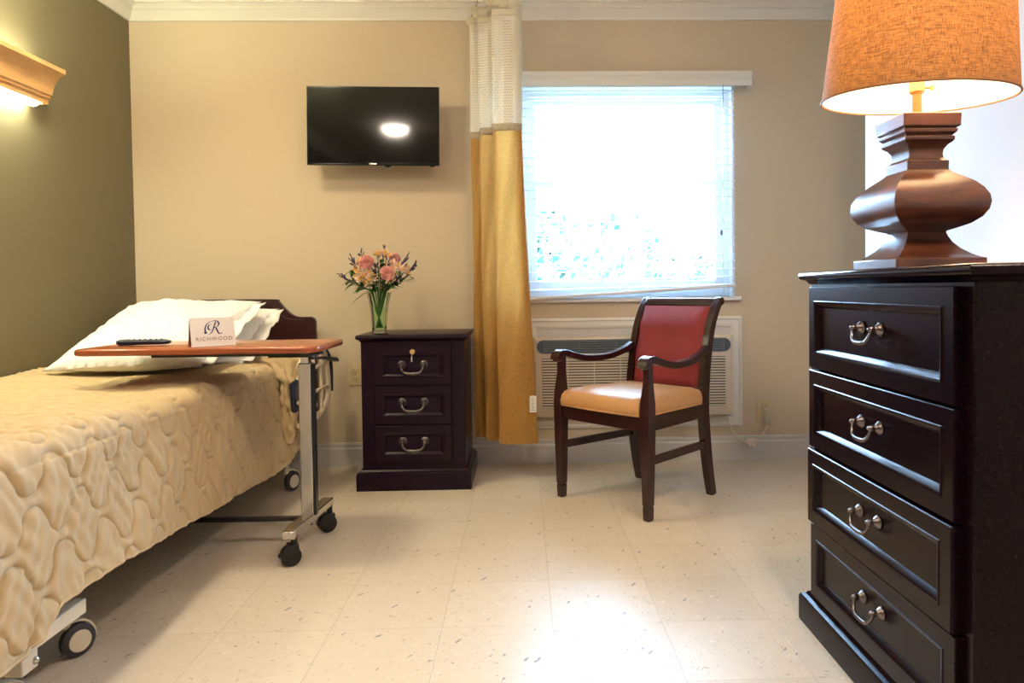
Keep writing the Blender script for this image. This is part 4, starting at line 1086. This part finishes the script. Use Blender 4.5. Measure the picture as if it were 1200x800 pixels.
        g.obj('leaves', M['leaf'], t, smooth=60)
    return t
# head positions in vase coordinates: x, y, z above nightstand top
flower('carnation', 'largest pink carnation at the upper left of the bouquet', (-.045, -.060, .340), 1, (-.15, -1, .35), 1.3)
flower('carnation', 'pink carnation low in the middle of the bouquet, facing front', (.058, -.080, .285), 2, (.3, -1, .25), 1.25)
flower('carnation', 'small pink carnation at the upper right of the bouquet', (.080, .000, .362), 3, (.3, -.8, .6), 1.0)
for i, (p, f, s_, lab) in enumerate([
        ((-.062, -.075, .262), (-.3, -1, .1), 1.2, 'blush alstroemeria bloom low at the front left, beneath the largest carnation'),
        ((-.018, -.085, .278), (0, -1, .1), 1.2, 'blush alstroemeria bloom just left of the low middle carnation'),
        ((-.095, -.03, .305), (-.8, -.8, .3), 1.1, 'blush alstroemeria bloom at the left side, left of the largest carnation'),
        ((.085, -.05, .325), (.3, -1, .4), 1.25, 'pale alstroemeria bloom above right of the low middle carnation'),
        ((.135, -.02, .305), (.8, -.6, .1), 1.25, 'rightmost alstroemeria bloom of the bouquet, facing right'),
        ((-.092, .01, .355), (-.7, -.5, .6), 1.0, 'small alstroemeria bloom at the upper left behind the largest carnation'),
        ((.000, -.01, .385), (0, -.5, 1), 1.15, 'topmost alstroemeria bloom of the bouquet'),
        ((.045, -.02, .380), (.3, -.7, .8), 1.05, 'alstroemeria bloom at the top, left of the small carnation'),
        ((-.030, -.095, .245), (-.2, -1, -.2), 1.0, 'lowest alstroemeria bloom, drooping over the front of the vase'),
        ((-.085, -.055, .282), (-.5, -1, .2), 1.0, 'alstroemeria bloom at the lower left edge of the bouquet')]):
    flower('alst', lab, p, 20+i, f, s_, 'alstroemeria blooms in the vase')
for i, (p, sc_, lab) in enumerate([
        ((-.165, -.02, .275), .8, 'leftmost statice sprig, low and nearly level'), ((-.125, -.01, .365), .75, 'statice sprig at the upper left corner of the bouquet'),
        ((-.080, .0, .385), .6, 'statice sprig above the largest carnation'), ((.028, .01, .400), .6, 'topmost statice sprig in the middle of the bouquet'),
        ((.135, -.01, .360), .7, 'statice sprig at the upper right above the small carnation'), ((.180, -.02, .330), .75, 'rightmost statice sprig of the bouquet'),
        ((.0, -.09, .312), .8, 'statice sprig in the middle between the two front carnations'), ((.100, -.05, .262), .8, 'statice sprig hanging low at the right above the vase'),
        ((.055, -.05, .335), .8, 'statice sprig above the low middle carnation')]):
    flower('statice', lab, p, 60+i, group='statice sprigs in the vase', sc=sc_)
for i, (p, lab) in enumerate([
        ((-.115, -.03, .255), 'dark green leafy stem at the left edge of the bouquet'), ((-.070, -.07, .225), 'leafy stem spilling over the left of the vase rim'),
        ((.005, -.08, .24), 'leafy stem at the front middle below the blooms'), ((.070, -.05, .235), 'leafy stem spilling over the right of the vase rim'),
        ((.02, -.03, .335), 'leafy stem showing between the carnations at the top'), ((.130, -.02, .262), 'leafy stem reaching out at the right edge of the bouquet'),
        ((-.02, -.05, .215), 'short leafy stem just above the vase rim'), ((.04, -.085, .222), 'leafy stem beneath the low middle carnation'),
        ((-.045, -.045, .275), 'leafy stem beneath the largest carnation'), ((.02, -.055, .30), 'leafy stem in the centre of the bouquet'),
        ((.09, -.03, .29), 'leafy stem right of the low middle carnation'), ((-.10, -.01, .30), 'leafy stem left of the largest carnation'),
        ((.02, .03, .30), 'leafy stem at the back of the bouquet')]):
    flower('leafy_stem', lab, p, 90+i, group='leafy stems in the vase', sc=1.15)
# the long leaf hanging to the left over the rim
lt_ = thing('hanging_leaf', 'single long green leaf drooping left over the vase rim', 'greenery', (VX, VY, VZ))
g = G(); leaf(g, (-.045, -.03, .200), (-.8, -.25, -.42), .090, .026, .25); g.obj('blade', M['leaf'], lt_, smooth=60)
G().tube(cr([(.01, 0, .03), (-.02, -.01, .12), (-.043, -.028, .196), (-.047, -.032, .199)], 5), .0018, 6).obj('stalk', M['stem'], lt_)
